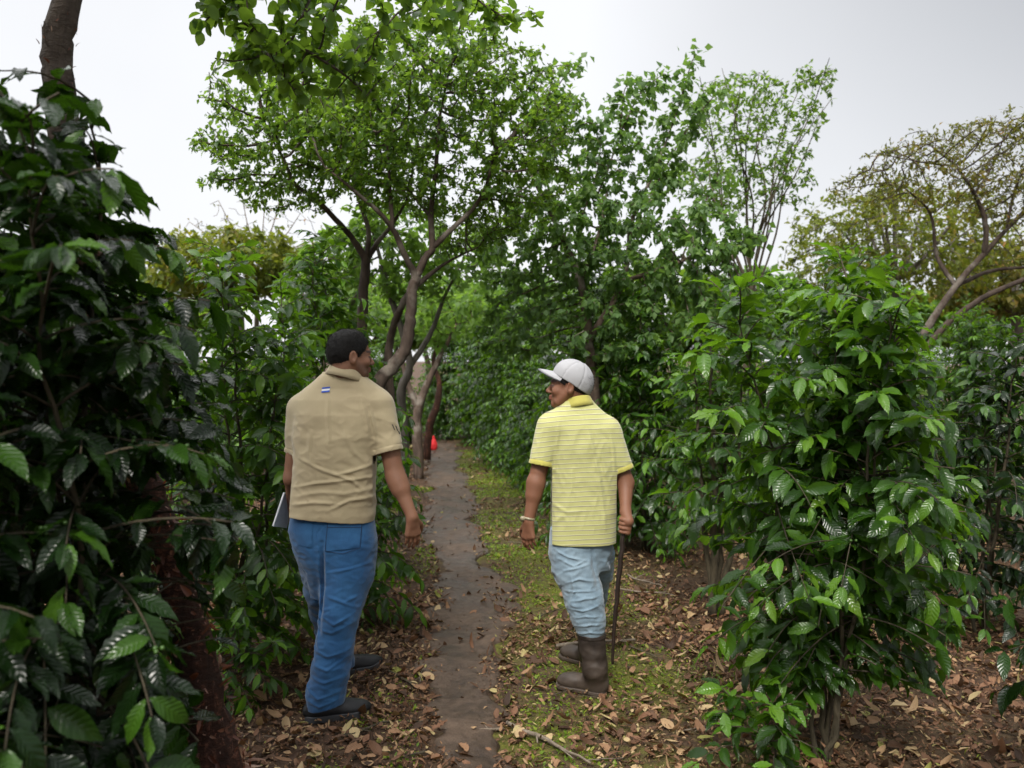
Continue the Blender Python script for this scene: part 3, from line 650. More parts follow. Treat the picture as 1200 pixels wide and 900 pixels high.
# --- right middle: broad leaved tree with arching sprays
def sprays(lst, L, Y, wl=.42, mat=None):
    def f(lv, r):
        for pl in lst:
            P, _ = smooth_line([at(a, b, Y+dy) for a, b, dy in pl], [1]*len(pl), 7)
            T = nrm(np.gradient(P, axis=0))
            for i in range(1, len(P)):
                for q in (-1, 1):
                    for w in range(3):
                        sd = nrm(np.cross(T[i], [0, 1, .3])); D = nrm(T[i]*.5+q*sd*.6+r.randn(3)*.35+np.array([0, 0, -.55]))
                        l = L*r.uniform(.7, 1.2); lv.add([P[i]+r.randn(3)*.05], [D], [nrm(r.randn(3)*.5+np.array([0, -.4, .8]))], l, l*wl, .2, r.uniform(.2, .9))
    return f
sp = [[(600, 230, 0), (640, 130, 0), (660, 92, 0), (682, 74, 0)], [(620, 150, 0), (630, 110, 0), (640, 85, .1)], [(700, 230, 0), (725, 160, 0), (732, 105, 0), (748, 96, 0)], [(725, 160, 0), (750, 110, 0), (778, 86, 0)], [(760, 220, 0), (790, 140, 0), (805, 90, 0), (815, 62, 0)],
      [(770, 215, 0), (800, 160, 0), (830, 120, 0), (852, 100, 0)], [(680, 260, 0), (700, 200, .2), (705, 150, 0)], [(800, 300, 0), (830, 230, 0), (860, 205, 0)], [(820, 320, 0), (860, 290, -.4), (890, 275, -.4)]]
lines = [[(700, 640, 7.6, .07), (698, 500, 7.6, .06), (690, 400, 7.6, .05), (680, 330, 7.6, .04), (655, 270, 7.6, .025), (620, 200, 7.6, .014)],
         [(690, 400, 7.6, .04), (730, 330, 7.6, .03), (740, 260, 7.6, .02), (760, 215, 7.6, .012)], [(730, 330, 7.6, .025), (790, 310, 7.4, .02), (830, 290, 7.3, .01)], [(680, 330, 7.6, .02), (700, 280, 7.6, .018), (712, 220, 7.6, .01)]]
for k_ in sp: lines.append([(a, b, 7.6+dy, .010-.007*i/(len(k_)-1)) for i, (a, b, dy) in enumerate(k_)])
tree('broadleaf_tree', 'broad leaved tree with arching leafy sprays above the capped man', lines,
     [B(660, 270, 7.6, 75, .6, 70), B(740, 290, 7.5, 90, .7, 75), B(820, 290, 7.4, 60, .6, 60), B(720, 380, 7.4, 110, .6, 50), B(690, 200, 7.6, 40, .4, 40), B(780, 200, 7.6, 50, .4, 40), B(610, 300, 7.8, 55, .5, 70), B(850, 370, 7.2, 60, .5, 45), B(650, 200, 7.7, 45, .4, 50), B(710, 140, 7.6, 45, .3, 40), B(790, 130, 7.6, 45, .3, 45), B(740, 195, 7.6, 40, .4, 60), B(655, 150, 7.6, 36, .35, 45), B(600, 380, 8, 50, .5, 50)],
     7.6, 2500, .09, 1.5, .11, .068, 15, 'lush', 'bark_tree', 51, extra=sprays(sp, .072, 7.6), drp=.8, wl=.34, gapf=.22)
# --- fine upright tree
r = random.Random(9); lines = [[(872, 520, 10.5, .05), (874, 420, 10.5, .042), (878, 350, 10.5, .034), (880, 318, 10.5, .028)]]
for tx, ty in ((800, 120), (820, 90), (846, 80), (868, 100), (890, 85), (905, 105), (925, 95), (945, 85), (972, 68), (975, 115), (965, 125), (940, 150), (925, 180), (905, 200), (830, 170), (805, 190)):
    fy = r.uniform(300, 385); lines.append([(879, fy, 10.5, .016), (880+(tx-880)*r.uniform(.15, .4)+r.uniform(-14, 14), fy+(ty-fy)*.35, 10.5+r.uniform(-.4, .4), .013), (880+(tx-880)*r.uniform(.5, .8)+r.uniform(-14, 14), fy+(ty-fy)*.7, 10.5+r.uniform(-.8, .8), .009), (tx, ty, 10.5+r.uniform(-1, 1), .004)])
tree('slender_tree', 'airy upright tree with thin twigs against the sky right of centre', lines,
     [B(875, 200, 10.5, 60, .8, 60), B(940, 125, 10.5, 34, .6, 50), B(850, 130, 10.5, 50, .7, 45), B(895, 130, 10.5, 34, .6, 50), B(925, 210, 10.5, 34, .6, 40), B(830, 215, 10.5, 40, .7, 40), B(968, 85, 10.5, 10, .3, 22)], 10.5, 1500, .10, 1.6, .11, .075, 9, 'tree', 'twig', 52, shape='thin', wl=.26, gapf=.4, tip=.003)
# --- rusty flat topped trees on the right
tree('rain_tree', 'spreading tree with feathery rust tinted foliage at the right edge',
     [[(1040, 560, 9.0, .06), (1062, 440, 9.0, .052), (1080, 395, 9.0, .046), (1120, 335, 9.0, .038), (1154, 297, 9.0, .032), (1180, 268, 9.0, .025), (1215, 235, 9.0, .03)],
      [(1062, 440, 9.0, .045), (1105, 385, 8.8, .038), (1150, 350, 8.7, .032), (1210, 322, 8.6, .025), (1280, 280, 8.6, .02)],
      [(1154, 297, 9.0, .035), (1155, 262, 9.0, .03), (1142, 228, 9.0, .024), (1120, 195, 9.0, .017), (1090, 170, 9.0, .01)],
      [(1142, 228, 9.0, .015), (1165, 190, 9.2, .011), (1180, 150, 9.2, .006)], [(1120, 195, 9.0, .014), (1080, 190, 8.8, .009), (1030, 180, 8.6, .005)],
      [(1120, 335, 9.0, .03), (1098, 300, 9.2, .024), (1090, 250, 9.2, .016), (1060, 220, 9.2, .008)], [(1180, 268, 9.0, .02), (1190, 220, 9.1, .014), (1210, 180, 9.1, .008)],
      [(1120, 335, 9.0, .03), (1160, 318, 9.3, .022), (1210, 312, 9.4, .015)]],
     [B(1130, 170, 9.0, 85, .9, 22), B(1060, 185, 8.8, 55, .7, 18), B(1180, 150, 9.2, 50, .8, 22), B(1100, 225, 9.1, 100, .9, 22), B(1190, 230, 9.1, 60, .9, 40), B(1020, 215, 9.0, 50, .6, 20), B(1230, 180, 9, 60, .9, 50)],
     9, 2600, .095, 1.8, .10, .055, 9, 'rusty', 'bark_dark', 53, shape='thin', wl=.2, gapf=.3, drp=.1, group='rust tinted flat topped trees', tip=.004)
def dome(name, label, px, base, Y, rx, top, mid, mat, seed, dn=1100, per=8, leafL=.13, rzz=None, group=None, bark='bark_grey', lift=0, wl=.28, kill=.24, gapf=.12):
    rz = (mid-top)
    lines = [[(px, 430+1.4*1000/Y, Y, .14), (px+4, mid+60, Y, .11), (px-2, mid+25, Y, .09)]]
    r = random.Random(seed)
    for k in range(9):
        a = r.uniform(-1, 1); e = r.uniform(-.9, .9)
        lines.append([(px-2, mid+25, Y, .05), (px+a*rx*.4, mid+5-rz*.1, Y+e*rx*Y/1000*.4, .036), (px+a*rx*.85, mid-rz*(.75-.5*a*a), Y+e*rx*Y/1000*.8, .015)])
    rm = rx*Y/1000
    return tree(name, label, lines, [B(px, mid-rz*.25, Y, rx, rm*.8, rz*.75), B(px-rx*.5, mid, Y, rx*.55, rm*.5, rz*.5), B(px+rx*.5, mid, Y, rx*.55, rm*.5, rz*.5)], Y, int(dn*1.1), .2, 3.0, kill, leafL*1.25, per*2, mat, bark, seed, shape='thin', wl=wl, gapf=gapf, drp=.1, tip=.005, maxr=.014, group=group)
dome('rain_tree', 'round topped tree with orange green foliage behind the foreground coffee shrub', 1050, 0, 14, 135, 215, 305, 'olive', 61, 1900, 7, .085, group='rust tinted flat topped trees', kill=.19, gapf=.3)
dome('rain_tree', 'low orange green tree crown behind the shrub at the right edge', 1190, 0, 16, 100, 280, 345, 'rusty', 62, 900, 8, .13, group='rust tinted flat topped trees')
dome('rain_tree', 'wide rust and green crown rising over the left coffee shrubs', 275, 0, 14, 105, 266, 325, 'olive', 63, 1500, 9, .11, group='rust tinted flat topped trees', kill=.2)
dome('rain_tree', 'pale green feathery crown left of the forking slender tree', 390, 0, 13, 70, 305, 365, 'pale', 64, 900, 8, .12, group='rust tinted flat topped trees')
# bare twiggy tree above the rusty crown
lines = [[(300, 440, 15, .06), (302, 340, 15, .04), (304, 300, 15, .02)]]
for tx, ty in ((222, 260), (256, 235), (283, 228), (310, 240), (330, 222), (352, 250), (378, 275), (395, 285)):
    lines.append([(304, 300, 15, .016), (304+(tx-304)*.6, 300+(ty-300)*.45, 15, .012), (tx, ty, 15, .006)])
tree('slender_tree', 'nearly bare twiggy tree top above the rusty crown on the left', lines, [B(300, 262, 15, 90, .8, 24)], 15, 260, .16, 1.6, .2, .09, 1, 'rusty', 'twig_pale', 65, shape='thin', wl=.2, gapf=.5, tip=.005)
# far green wall of trees
GF = 'far green trees beyond the plantation'
far = [(150, 20, 130, 300, 'tree'), (430, 22, 90, 320, 'tree'), (560, 21, 80, 330, 'pale'), (640, 19, 90, 320, 'lush'), (760, 20, 100, 300, 'tree'), (880, 22, 100, 310, 'lush'), (1000, 20, 110, 330, 'tree'), (1130, 22, 110, 335, 'lush'), (500, 28, 70, 360, 'tree'), (-60, 22, 130, 300, 'lush'), (1290, 20, 120, 300, 'tree')]
lbs = ['far leafy tree at the left behind the foreground shrub', 'far leafy tree right above the head of the man in tan', 'pale far tree above the end of the path', 'far leafy tree left above the white cap', 'far leafy tree behind the arching sprays right of the white cap', 'far tree behind the airy upright tree', 'far green tree left of the rust tinted crowns', 'far green tree below the rust tinted crown at the right', 'farthest small tree closing the view over the path', 'far leafy tree beyond the left edge', 'far leafy tree beyond the right edge']
for i, (px, Y, rx, top, mt) in enumerate(far):
    dome('tree', lbs[i], px, 0, Y, rx, top, 385, mt, 70+i, 750, 9, .19, group=GF, bark='bark_tree', wl=.36, kill=.34)
# ------------------------------------------------------------------ signed distance modelling
class Field:
    def __init__(s, lo, hi, h):
        s.lo = np.array(lo, float); s.h = h; s.n = np.ceil((np.array(hi)-s.lo)/h).astype(int)+1
        s.d = np.full(s.n, .05, np.float32)
        s.ax = [s.lo[i]+np.arange(s.n[i])*h for i in range(3)]
    def box(s, lo, hi):
        a = np.clip(np.floor((np.array(lo)-s.lo)/s.h).astype(int), 0, s.n-1); b = np.clip(np.ceil((np.array(hi)-s.lo)/s.h).astype(int)+1, 1, s.n)
        return tuple(slice(int(a[i]), int(b[i])) for i in range(3))
    def grid(s, sl): return [s.ax[i][sl[i]].reshape([-1 if k == i else 1 for k in range(3)]) for i in range(3)]
    def apply(s, lo, hi, fn, k=.01, op='add'):
        sl = s.box(np.array(lo)-k-.02, np.array(hi)+k+.02)
        if any(q.stop <= q.start for q in sl): return
        x, y, z = s.grid(sl); d2 = np.broadcast_to(fn(x, y, z), s.d[sl].shape); d1 = s.d[sl]
        if op == 'cut': d1, d2 = -d1, d2
        kk = max(k, 1e-5); hh = np.clip(.5+.5*(d2-d1)/kk, 0, 1); r = d2*(1-hh)+d1*hh-kk*hh*(1-hh)
        s.d[sl] = -r if op == 'cut' else r
    def cap(s, a, b, ra, rb=None, k=.01, op='add', sq=None):
        a = np.array(a, float); b = np.array(b, float); rb = ra if rb is None else rb; m = max(ra, rb)
        def fn(x, y, z):
            v = b-a; L = max(v@v, 1e-12); t = np.clip(((x-a[0])*v[0]+(y-a[1])*v[1]+(z-a[2])*v[2])/L, 0, 1)
            dx = x-a[0]-t*v[0]; dy = y-a[1]-t*v[1]; dz = z-a[2]-t*v[2]
            if sq is not None:                       # flatten: sq = (axis, factor)
                n = nrm(sq[0]); q = dx*n[0]+dy*n[1]+dz*n[2]; e = sq[1]-1
                return (np.sqrt(np.maximum(dx*dx+dy*dy+dz*dz-q*q, 0)+(q*(1+e))**2)-(ra+(rb-ra)*t))/max(1, (1+e)**.5)
            return np.sqrt(dx*dx+dy*dy+dz*dz)-(ra+(rb-ra)*t)
        s.apply(np.minimum(a, b)-m, np.maximum(a, b)+m, fn, k, op)
    def ell(s, c, r, Rm=None, k=.01, op='add'):
        c = np.array(c, float); r = np.array(r, float); Rm = np.eye(3) if Rm is None else Rm
        def fn(x, y, z):
            X, Y, Z = x-c[0], y-c[1], z-c[2]
            q = [(Rm[0, i]*X+Rm[1, i]*Y+Rm[2, i]*Z) for i in range(3)]
            k0 = np.sqrt(sum((q[i]/r[i])**2 for i in range(3))); k1 = np.sqrt(sum((q[i]/r[i]**2)**2 for i in range(3)))
            return k0*(k0-1)/np.maximum(k1, 1e-6)
        m = r.max(); s.apply(c-m, c+m, fn, k, op)
    def loft(s, rows, k=.01, pw=2.2, op='add', yaw=0.0, ext=.0):
        """rows: (z, cx, cy, rx, ry) from low to high"""
        A = np.array(sorted(rows), float); z0, z1 = A[0, 0], A[-1, 0]; c, sn = math.cos(yaw), math.sin(yaw)
        def fn(x, y, z):
            f = lambda i: np.interp(z, A[:, 0], A[:, i])
            cx, cy, rx, ry = f(1), f(2), f(3), f(4); X = (x-cx)*c+(y-cy)*sn; Y = -(x-cx)*sn+(y-cy)*c
            q = (np.abs(X/rx)**pw+np.abs(Y/ry)**pw)**(1/pw); d = (q-1)*np.minimum(rx, ry)
            return np.maximum(d, np.maximum(z0-z, z-z1))
        m = max(A[:, 3].max(), A[:, 4].max())
        s.apply((A[:, 1].min()-m, A[:, 2].min()-m, z0), (A[:, 1].max()+m, A[:, 2].max()+m, z1), fn, k, op)
    def each(s, fn):
        x, y, z = s.grid(tuple(slice(0, n) for n in s.n)); s.d = fn(s.d, x, y, z).astype(np.float32)
    def crease(s, lines, Yref, amp, w, ymax):
        """fabric folds traced as polylines seen from behind: ridges (amp>0) or dents (amp<0)"""
        for ln_ in lines:
            a_, w_ = (amp, w) if not isinstance(ln_, tuple) else (ln_[1], ln_[2] if len(ln_) > 2 else w); pts = ln_ if not isinstance(ln_, tuple) else ln_[0]
            Q = np.array([at(px, py, Yref) for px, py in pts])[:, [0, 2]]; lo = Q.min(0)-3*w_; hi = Q.max(0)+3*w_
            sl = s.box((lo[0], s.lo[1], lo[1]), (hi[0], ymax, hi[1]))
            if any(q.stop <= q.start for q in sl): continue
            x, y, z = s.grid(sl); D = np.full((x.shape[0], 1, z.shape[2]), 9.); tt = np.zeros_like(D); n = len(Q)-1
            for i in range(n):
                v = Q[i+1]-Q[i]; t = np.clip(((x-Q[i][0])*v[0]+(z-Q[i][1])*v[1])/(v@v), 0, 1); d = np.hypot(x-Q[i][0]-t*v[0], z-Q[i][1]-t*v[1])
                m = d < D; tt = np.where(m, (i+t)/n, tt); D = np.where(m, d, D)
            g_ = a_*(np.exp(-(D/w_)**2)-.35*np.exp(-(D/(2*w_))**2))*np.sin(np.clip(tt, .04, .96)*np.pi)**.6
            fade = np.clip((ymax-y)/.05, 0, 1)
            s.d[sl] -= (g_*fade).astype(np.float32)
    def mesh(s, name, org, attrs=None):
        d = s.d.copy()
        for ax in range(3):
            e = [slice(None)]*3
            for q in (0, -1): e[ax] = q; d[tuple(e)] = np.maximum(d[tuple(e)], s.h)
        ins = d < 0; nx, ny, nz = d.shape
        cnt = np.zeros((nx-1, ny-1, nz-1), np.int8)
        C = [(i, j, k) for i in (0, 1) for j in (0, 1) for k in (0, 1)]
        for i, j, k in C: cnt += ins[i:nx-1+i, j:ny-1+j, k:nz-1+k]
        act = np.argwhere((cnt > 0) & (cnt < 8)); idx = np.full(cnt.shape, -1, np.int32); idx[tuple(act.T)] = np.arange(len(act))
        val = {c: d[act[:, 0]+c[0], act[:, 1]+c[1], act[:, 2]+c[2]] for c in C}
        acc = np.zeros((len(act), 3)); num = np.zeros(len(act))
        for a in C:
            for ax in range(3):
                if a[ax]: continue
                b = list(a); b[ax] = 1; b = tuple(b); va, vb = val[a], val[b]; m = (va < 0) != (vb < 0)
                t = np.where(m, va/np.where(m, va-vb, 1), 0); p = np.array(a, float)[None]+np.zeros((len(act), 1)); p[:, ax] += t
                acc += p*m[:, None]; num += m
        V = (act+acc/num[:, None])*s.h+s.lo
        F = []
        for ax in range(3):
            u, v = (ax+1) % 3, (ax+2) % 3
            sa = [slice(None)]*3; sb = [slice(None)]*3; sa[ax] = slice(0, -1); sb[ax] = slice(1, None)
            ch = np.argwhere(ins[tuple(sa)] != ins[tuple(sb)]); 
            ok = (ch[:, u] > 0) & (ch[:, v] > 0) & (ch[:, u] < d.shape[u]-1) & (ch[:, v] < d.shape[v]-1); ch = ch[ok]
            q = []
            for du, dv in ((-1, -1), (0, -1), (0, 0), (-1, 0)):
                c = ch.copy(); c[:, u] += du; c[:, v] += dv; q.append(idx[tuple(c.T)])
            q = np.stack(q, -1); fl = ins[tuple(ch.T)]
            q[~fl] = q[~fl][:, ::-1]; F.append(q)
        F = np.concatenate(F); F = F[(F >= 0).all(1)]
        at_ = {k: f(V) for k, f in (attrs or {}).items()}
        return mesh_np(name, V, F, attrs=at_, org=org)

def rotm(f, up=(0, 0, 1)):
    """columns: front, left, up"""
    f = nrm(f); l = nrm(np.cross(up, f)); return np.stack([f, l, np.cross(f, l)], 1)
def head(F, c, Rm, s=1.0):
    q = lambda *p: np.asarray(c)+Rm@(np.array(p)*s)
    E = lambda p, r, k=.01, op='add', Rq=Rm: F.ell(q(*p), np.array(r)*s, Rq, k*s, op)
    E((-.012, 0, .030), (.098, .077, .088)); E((-.035, 0, .01), (.075, .070, .075), .02)
    E((.036, 0, -.035), (.056, .060, .082), .03); E((.042, 0, -.078), (.044, .046, .036), .022)
    F.cap(q(.076, -.010, -.100), q(.076, .010, -.100), .017*s, k=.018*s)
    F.cap(q(.082, -.030, .014), q(.082, .030, .014), .012*s, k=.016*s)
    for e in (-1, 1):
        E((.092, e*.031, -.006), (.013, .016, .011), .012, 'cut'); E((.080, e*.031, -.006), (.013, .014, .012), .003)
        E((.060, e*.045, -.034), (.026, .018, .020), .02)
        F.cap(q(.000, e*.058, -.035), q(.052, e*.043, -.088), .020*s, .016*s, k=.02*s)
    F.cap(q(.090, 0, .000), q(.112, 0, -.034), .0075*s, .0115*s, k=.008*s)
    for e in (-1, 1): E((.101, e*.010, -.040), (.010, .0075, .007), .006)
    for z, r_ in ((-.0605, .0075), (-.072, .0085)): 
        F.cap(q(.088, -.016, z-.001), q(.097, 0, z), .006*s, r_*s, k=.006*s); F.cap(q(.088, .016, z-.001), q(.097, 0, z), .006*s, r_*s, k=.006*s)
    F.cap(q(.098, -.020, -.0662), q(.098, .020, -.0662), .0022*s, k=.003*s, op='cut')
    for e in (-1, 1):
        Re = Rm@np.array([[math.cos(.4), -e*math.sin(.4), 0], [e*math.sin(.4), math.cos(.4), 0], [0, 0, 1]])
        E((-.012, e*.083, -.012), (.019, .008, .032), .004, 'add', Re); E((-.009, e*.0905, -.009), (.011, .006, .019), .004, 'cut', Re)
        E((-.006, e*.080, -.036), (.010, .007, .011), .005)
def hand(F, w, dirv, nrmv, thumb, L=.185, curl=(.35, .45, .4), spread=.10, k=.005, tcurl=.3):
    """w wrist, dirv towards the fingers, nrmv back of the hand, thumb side vector"""
    d = nrm(dirv); n = nrm(nrmv-np.dot(nrmv, d)*d); t = nrm(np.cross(d, n)); t = t if np.dot(t, thumb) > 0 else -t
    s = L/.185; P = lambda a, b, c=0: np.asarray(w)+d*a*s+t*b*s+n*c*s
    for b in (.030, .010, -.011, -.030): F.cap(P(.012, b*.5), P(.088-.25*abs(b-.008), b), .0145*s, .0122*s, k=.012)
    F.cap(P(.0, 0), P(.03, .0), .023*s, .02*s, k=.015, sq=(n, 1.35))
    for b, l in ((.031, .072), (.0105, .081), (-.0105, .076), (-.031, .060)):
        p = P(.086-.25*abs(b-.008), b); a = curl[0]*(1+.25*(b < 0)); dd = nrm(d*math.cos(a)-n*math.sin(a)+t*(b*spread*10)); r0 = .0092 if b > -.02 else .0078
        for i, fr in enumerate((.45, .31, .24)):
            q = p+dd*l*fr*s; F.cap(p, q, (r0-.0008*i)*s, (r0-.0008*(i+1))*s, k=k if i else .006); p = q
            a += curl[1 if i == 0 else 2]; dd = nrm(d*math.cos(a)-n*math.sin(a)+t*(b*spread*6))
    p = P(.018, .022, -.004); dd = nrm(d*.75+t*.72-n*.25)
    for i, (l, r_) in enumerate(((.042, .0145), (.032, .0110), (.026, .0095))):
        q = p+dd*l*s; F.cap(p, q, r_*s, (r_-.0022)*s, k=.010 if i == 0 else .004); p = q; dd = nrm(dd*(1-.0)+d*.35-t*tcurl*.6-n*tcurl)
def noisef(x, y, z, sc, seed, stretch=(1, 1, 1)):
    a, b, c = x*sc*stretch[0], y*sc*stretch[1], z*sc*stretch[2]
    return vnoise(.80*a+.36*b-.48*c+.7, -.60*a+.48*b-.64*c+3.1, .80*b+.60*c+5.3, seed)

def skin_mat(name, c, ctint, rough=.62):
    m, nt, nd, ln = new_mat(name); a = N_(nt, 'ShaderNodeAttribute', attribute_name='tint'); b = N_(nt, 'ShaderNodeAttribute', attribute_name='lip')
    n1 = noise(nt, 25, 4); n2 = noise(nt, 260, 3)
    col = mixc(nt, .5, c, mixc(nt, n1, tuple(v*.7 for v in c), tuple(min(1, v*1.3) for v in c)))
    col = mixc(nt, a.outputs['Fac'], col, ctint); col = mixc(nt, b.outputs['Fac'], col, (c[0]*.9, c[1]*.55, c[2]*.6))
    finish(nt, col, rough, .45, n2, .12, .003, sss=.12); return m
def cloth_mat(name, c, c2=None, stripe=None, weave=900, rough=.85, wear=None, sheen=.25, nsc=6, bst=.25):
    m, nt, nd, ln = new_mat(name); n1 = noise(nt, nsc, 5, .6); n2 = noise(nt, weave, 2)
    col = mixc(nt, ramp(nt, [(.35, (0, 0, 0)), (.65, (1, 1, 1))], n1).outputs[0], c, c2 or tuple(v*.88 for v in c))
    if wear: col = wear(nt, col)
    if stripe: col = stripe(nt, col)
    col = mixc(nt, .35, col, mixc(nt, n2, (.55, .55, .55), (1.4, 1.4, 1.4)), 'MULTIPLY')
    finish(nt, col, rough, .25, math_(nt, 'ADD', n2, math_(nt, 'MULTIPLY', noise(nt, 35, 4), .8)), bst, .003, sheen=sheen); return m
M['skinA'] = skin_mat('tan_skin', (.22, .105, .062), (.045, .028, .022)); M['skinB'] = skin_mat('brown_skin', (.185, .080, .044), (.05, .025, .018))
M['hair'] = cloth_mat('black_hair', (.0035, .003, .003), (.010, .008, .007), weave=500, rough=.62, sheen=0, bst=1.0)
M['tan'] = cloth_mat('tan_pique', (.42, .35, .22), (.38, .31, .195))
def den(scale):
    def f(nt, col):
        n = noise(nt, 14, 5, .6); k = noise(nt, 1.0, 3, .5, mapping(nt, (160, 160, 14)))
        col = mixc(nt, math_(nt, 'MULTIPLY', ramp(nt, [(.45, (0, 0, 0)), (.7, (1, 1, 1))], n).outputs[0], .4), col, mixc(nt, 1.0, col, scale, 'MULTIPLY'))
        return mixc(nt, math_(nt, 'MULTIPLY', k, .35), col, mixc(nt, 1.0, col, (1.5, 1.5, 1.45), 'MULTIPLY'))
    return f
M['jeansA'] = cloth_mat('blue_denim', (.011, .058, .155), (.024, .095, .225), wear=den((1.7, 1.55, 1.4)), weave=700)
M['jeansB'] = cloth_mat('faded_denim', (.125, .185, .24), (.185, .245, .295), wear=den((1.35, 1.3, 1.25)), weave=700)
def stripes(nt, col):
    tc = N_(nt, 'ShaderNodeTexCoord'); s = N_(nt, 'ShaderNodeSeparateXYZ'); nt.links.new(tc.outputs['Object'], s.inputs[0])
    w = math_(nt, 'ADD', s.outputs['Z'], math_(nt, 'ADD', math_(nt, 'MULTIPLY', s.outputs['X'], -.03), math_(nt, 'MULTIPLY', noise(nt, 4, 2), .012)))
    w = math_(nt, 'ADD', w, math_(nt, 'MULTIPLY', math_(nt, 'MULTIPLY', s.outputs['X'], s.outputs['X']), .25))
    fr = math_(nt, 'FRACT', math_(nt, 'MULTIPLY', w, 1/.0228))
    a = math_(nt, 'MULTIPLY', math_(nt, 'GREATER_THAN', fr, .42), math_(nt, 'LESS_THAN', fr, .58))
    hi = math_(nt, 'MULTIPLY', math_(nt, 'GREATER_THAN', fr, .60), math_(nt, 'LESS_THAN', fr, .70))
    rib = N_(nt, 'ShaderNodeAttribute', attribute_name='rib').outputs['Fac']; col = mixc(nt, rib, col, (.46, .42, .10))
    lim = math_(nt, 'MULTIPLY', math_(nt, 'SUBTRACT', math_(nt, 'LESS_THAN', s.outputs['Z'], 1.395), rib, True), math_(nt, 'GREATER_THAN', s.outputs['Z'], .728))
    col = mixc(nt, math_(nt, 'MULTIPLY', math_(nt, 'MULTIPLY', a, lim), .8), col, (.20, .165, .17))
    return mixc(nt, math_(nt, 'MULTIPLY', math_(nt, 'MULTIPLY', hi, lim), .5), col, (.75, .75, .55))
M['yellow'] = cloth_mat('striped_yellow_pique', (.46, .455, .185), (.42, .415, .165), stripe=stripes); M['yellowp'] = cloth_mat('plain_yellow_rib', (.46, .42, .10))
def plain(name, c, rough=.6, spec=.4, sc=30, var=.25, bst=.2):
    m, nt, nd, ln = new_mat(name); n1 = noise(nt, sc, 5); col = mixc(nt, n1, tuple(v*(1-var) for v in c), tuple(min(1, v*(1+var)) for v in c)); finish(nt, col, rough, spec, n1, bst, .004); return m
M['shoe'] = plain('black_shoe', (.012, .012, .014), .5); M['sole'] = plain('dark_grey_sole', (.055, .057, .062), .7); M['cap'] = plain('off_white_cotton', (.33, .33, .345), .85, .2, 12, .08); M['capdark'] = plain('dark_cap_lining', (.03, .035, .04), .85)
m, nt, nd, ln = new_mat('muddy_rubber'); n1 = noise(nt, 9, 6, .65); tc = N_(nt, 'ShaderNodeTexCoord'); s_ = N_(nt, 'ShaderNodeSeparateXYZ'); ln.new(tc.outputs['Object'], s_.inputs[0])
mud = ramp(nt, [(.35, (0, 0, 0)), (.75, (1, 1, 1))], math_(nt, 'ADD', n1, math_(nt, 'MULTIPLY', math_(nt, 'SUBTRACT', .30, s_.outputs['Z']), .9))).outputs[0]
col = mixc(nt, mud, (.010, .008, .008), (.062, .045, .034)); finish(nt, col, ramp(nt, [(.3, (.35, .35, .35)), (.7, (.8, .8, .8))], n1).outputs[0], .4, n1, .35, .006); M['boot'] = m
M['metal'] = plain('watch_metal', (.26, .22, .14), .3, .6); M['paper'] = plain('pale_blue_cover', (.50, .56, .62), .4); M['white'] = plain('white_thread', (.75, .75, .76), .8); M['blue'] = plain('blue_thread', (.04, .09, .42), .8); M['dkthread'] = plain('dark_thread', (.06, .055, .05), .8)
M['stitch'] = plain('denim_stitching', (.012, .035, .085), .8)
M['stick'] = plain('dark_polished_wood', (.022, .014, .011), .4, .5, 20, .5); M['red'] = plain('red_cloth', (.62, .025, .03), .7); M['eye'] = plain('eye', (.02, .012, .01), .15)

def fold_noise(F, amp, sc, stretch, seed, zlo=-9, zhi=9, zf=.08, warp=0):
    def fn(d, x, y, z):
        w = np.clip((z-zlo)/zf, 0, 1)*np.clip((zhi-z)/zf, 0, 1)
        zz = z+warp*x
        n = 1-2*np.abs(noisef(x, y, zz, sc, seed, stretch)); near = np.abs(d) < .03
        return np.where(near, d-amp*n*w, d)
    F.each(fn)

def ribs(V, lst, w=.024):
    m = np.zeros(len(V))
    for e, ax, sgn, X in lst:
        t = (V-e)@ax; side = (V[:, 0]-X)*sgn; m = np.maximum(m, ((t > -w) & (side > .0) & (V[:, 2] < e[2]+.1)).astype(float))
    return m
def band(ee, w=.023, dep=.0022):
    def f(d, x, y, z):
        o = d
        for e, ax, sgn, X in ee:
            t = (x-e[0])*ax[0]+(y-e[1])*ax[1]+(z-e[2])*ax[2]; side = (x-X)*sgn
            o = np.where((side > 0) & (z < e[2]+.1) & (np.abs(d) < .03), o+dep*np.exp(-((t+w)/.0035)**2)-.0012*(t > -w), o)
        return o
    return f
# ================================================================== man in tan shirt
O1 = np.array([at(392, 845, 3.95)[0], 3.95, 0.0])
man1 = empty('person', O1); tag(man1, 'man in plain tan polo shirt and blue jeans walking away, looking right', 'person')
hc = at(410.5, 416, 3.98); Rh = rotm((.88, .47, -.04)); hs = .965
q1 = lambda *p: hc+Rh@(np.array(p)*hs)
Rw = at(483, 606, 3.93); El = at(463, 557, 3.97); Sh = at(447, 478, 3.99)
Lw = at(343, 592, 4.14); Le = at(343, 560, 4.03); Ls = at(352, 480, 4.03)
F = Field((-1.12, 3.68, .0), (-.36, 4.52, 1.80), .0038)
head(F, hc, Rh, hs)
nb = at(400, 452, 3.99); F.cap(q1(-.022, 0, -.06), nb, .066, .060, k=.02); F.cap(q1(.01, 0, -.085), nb+np.array([.01, .05, 0]), .048, .050, k=.02)
F.cap(at(378, 476, 4.0), at(420, 476, 4.0), .062, k=.03); F.cap(nb, at(395, 600, 4.0), .055, .10, k=.03)
F.cap(Sh, El, .052, .043, k=.02); F.cap(El+(Rw-El)*.18, El+(Rw-El)*.3, .047, .045, k=.02); F.cap(El, Rw, .042, .026, k=.02)
F.cap(Ls, Le, .05, .042, k=.02); F.cap(Le, Lw, .040, .026, k=.02)
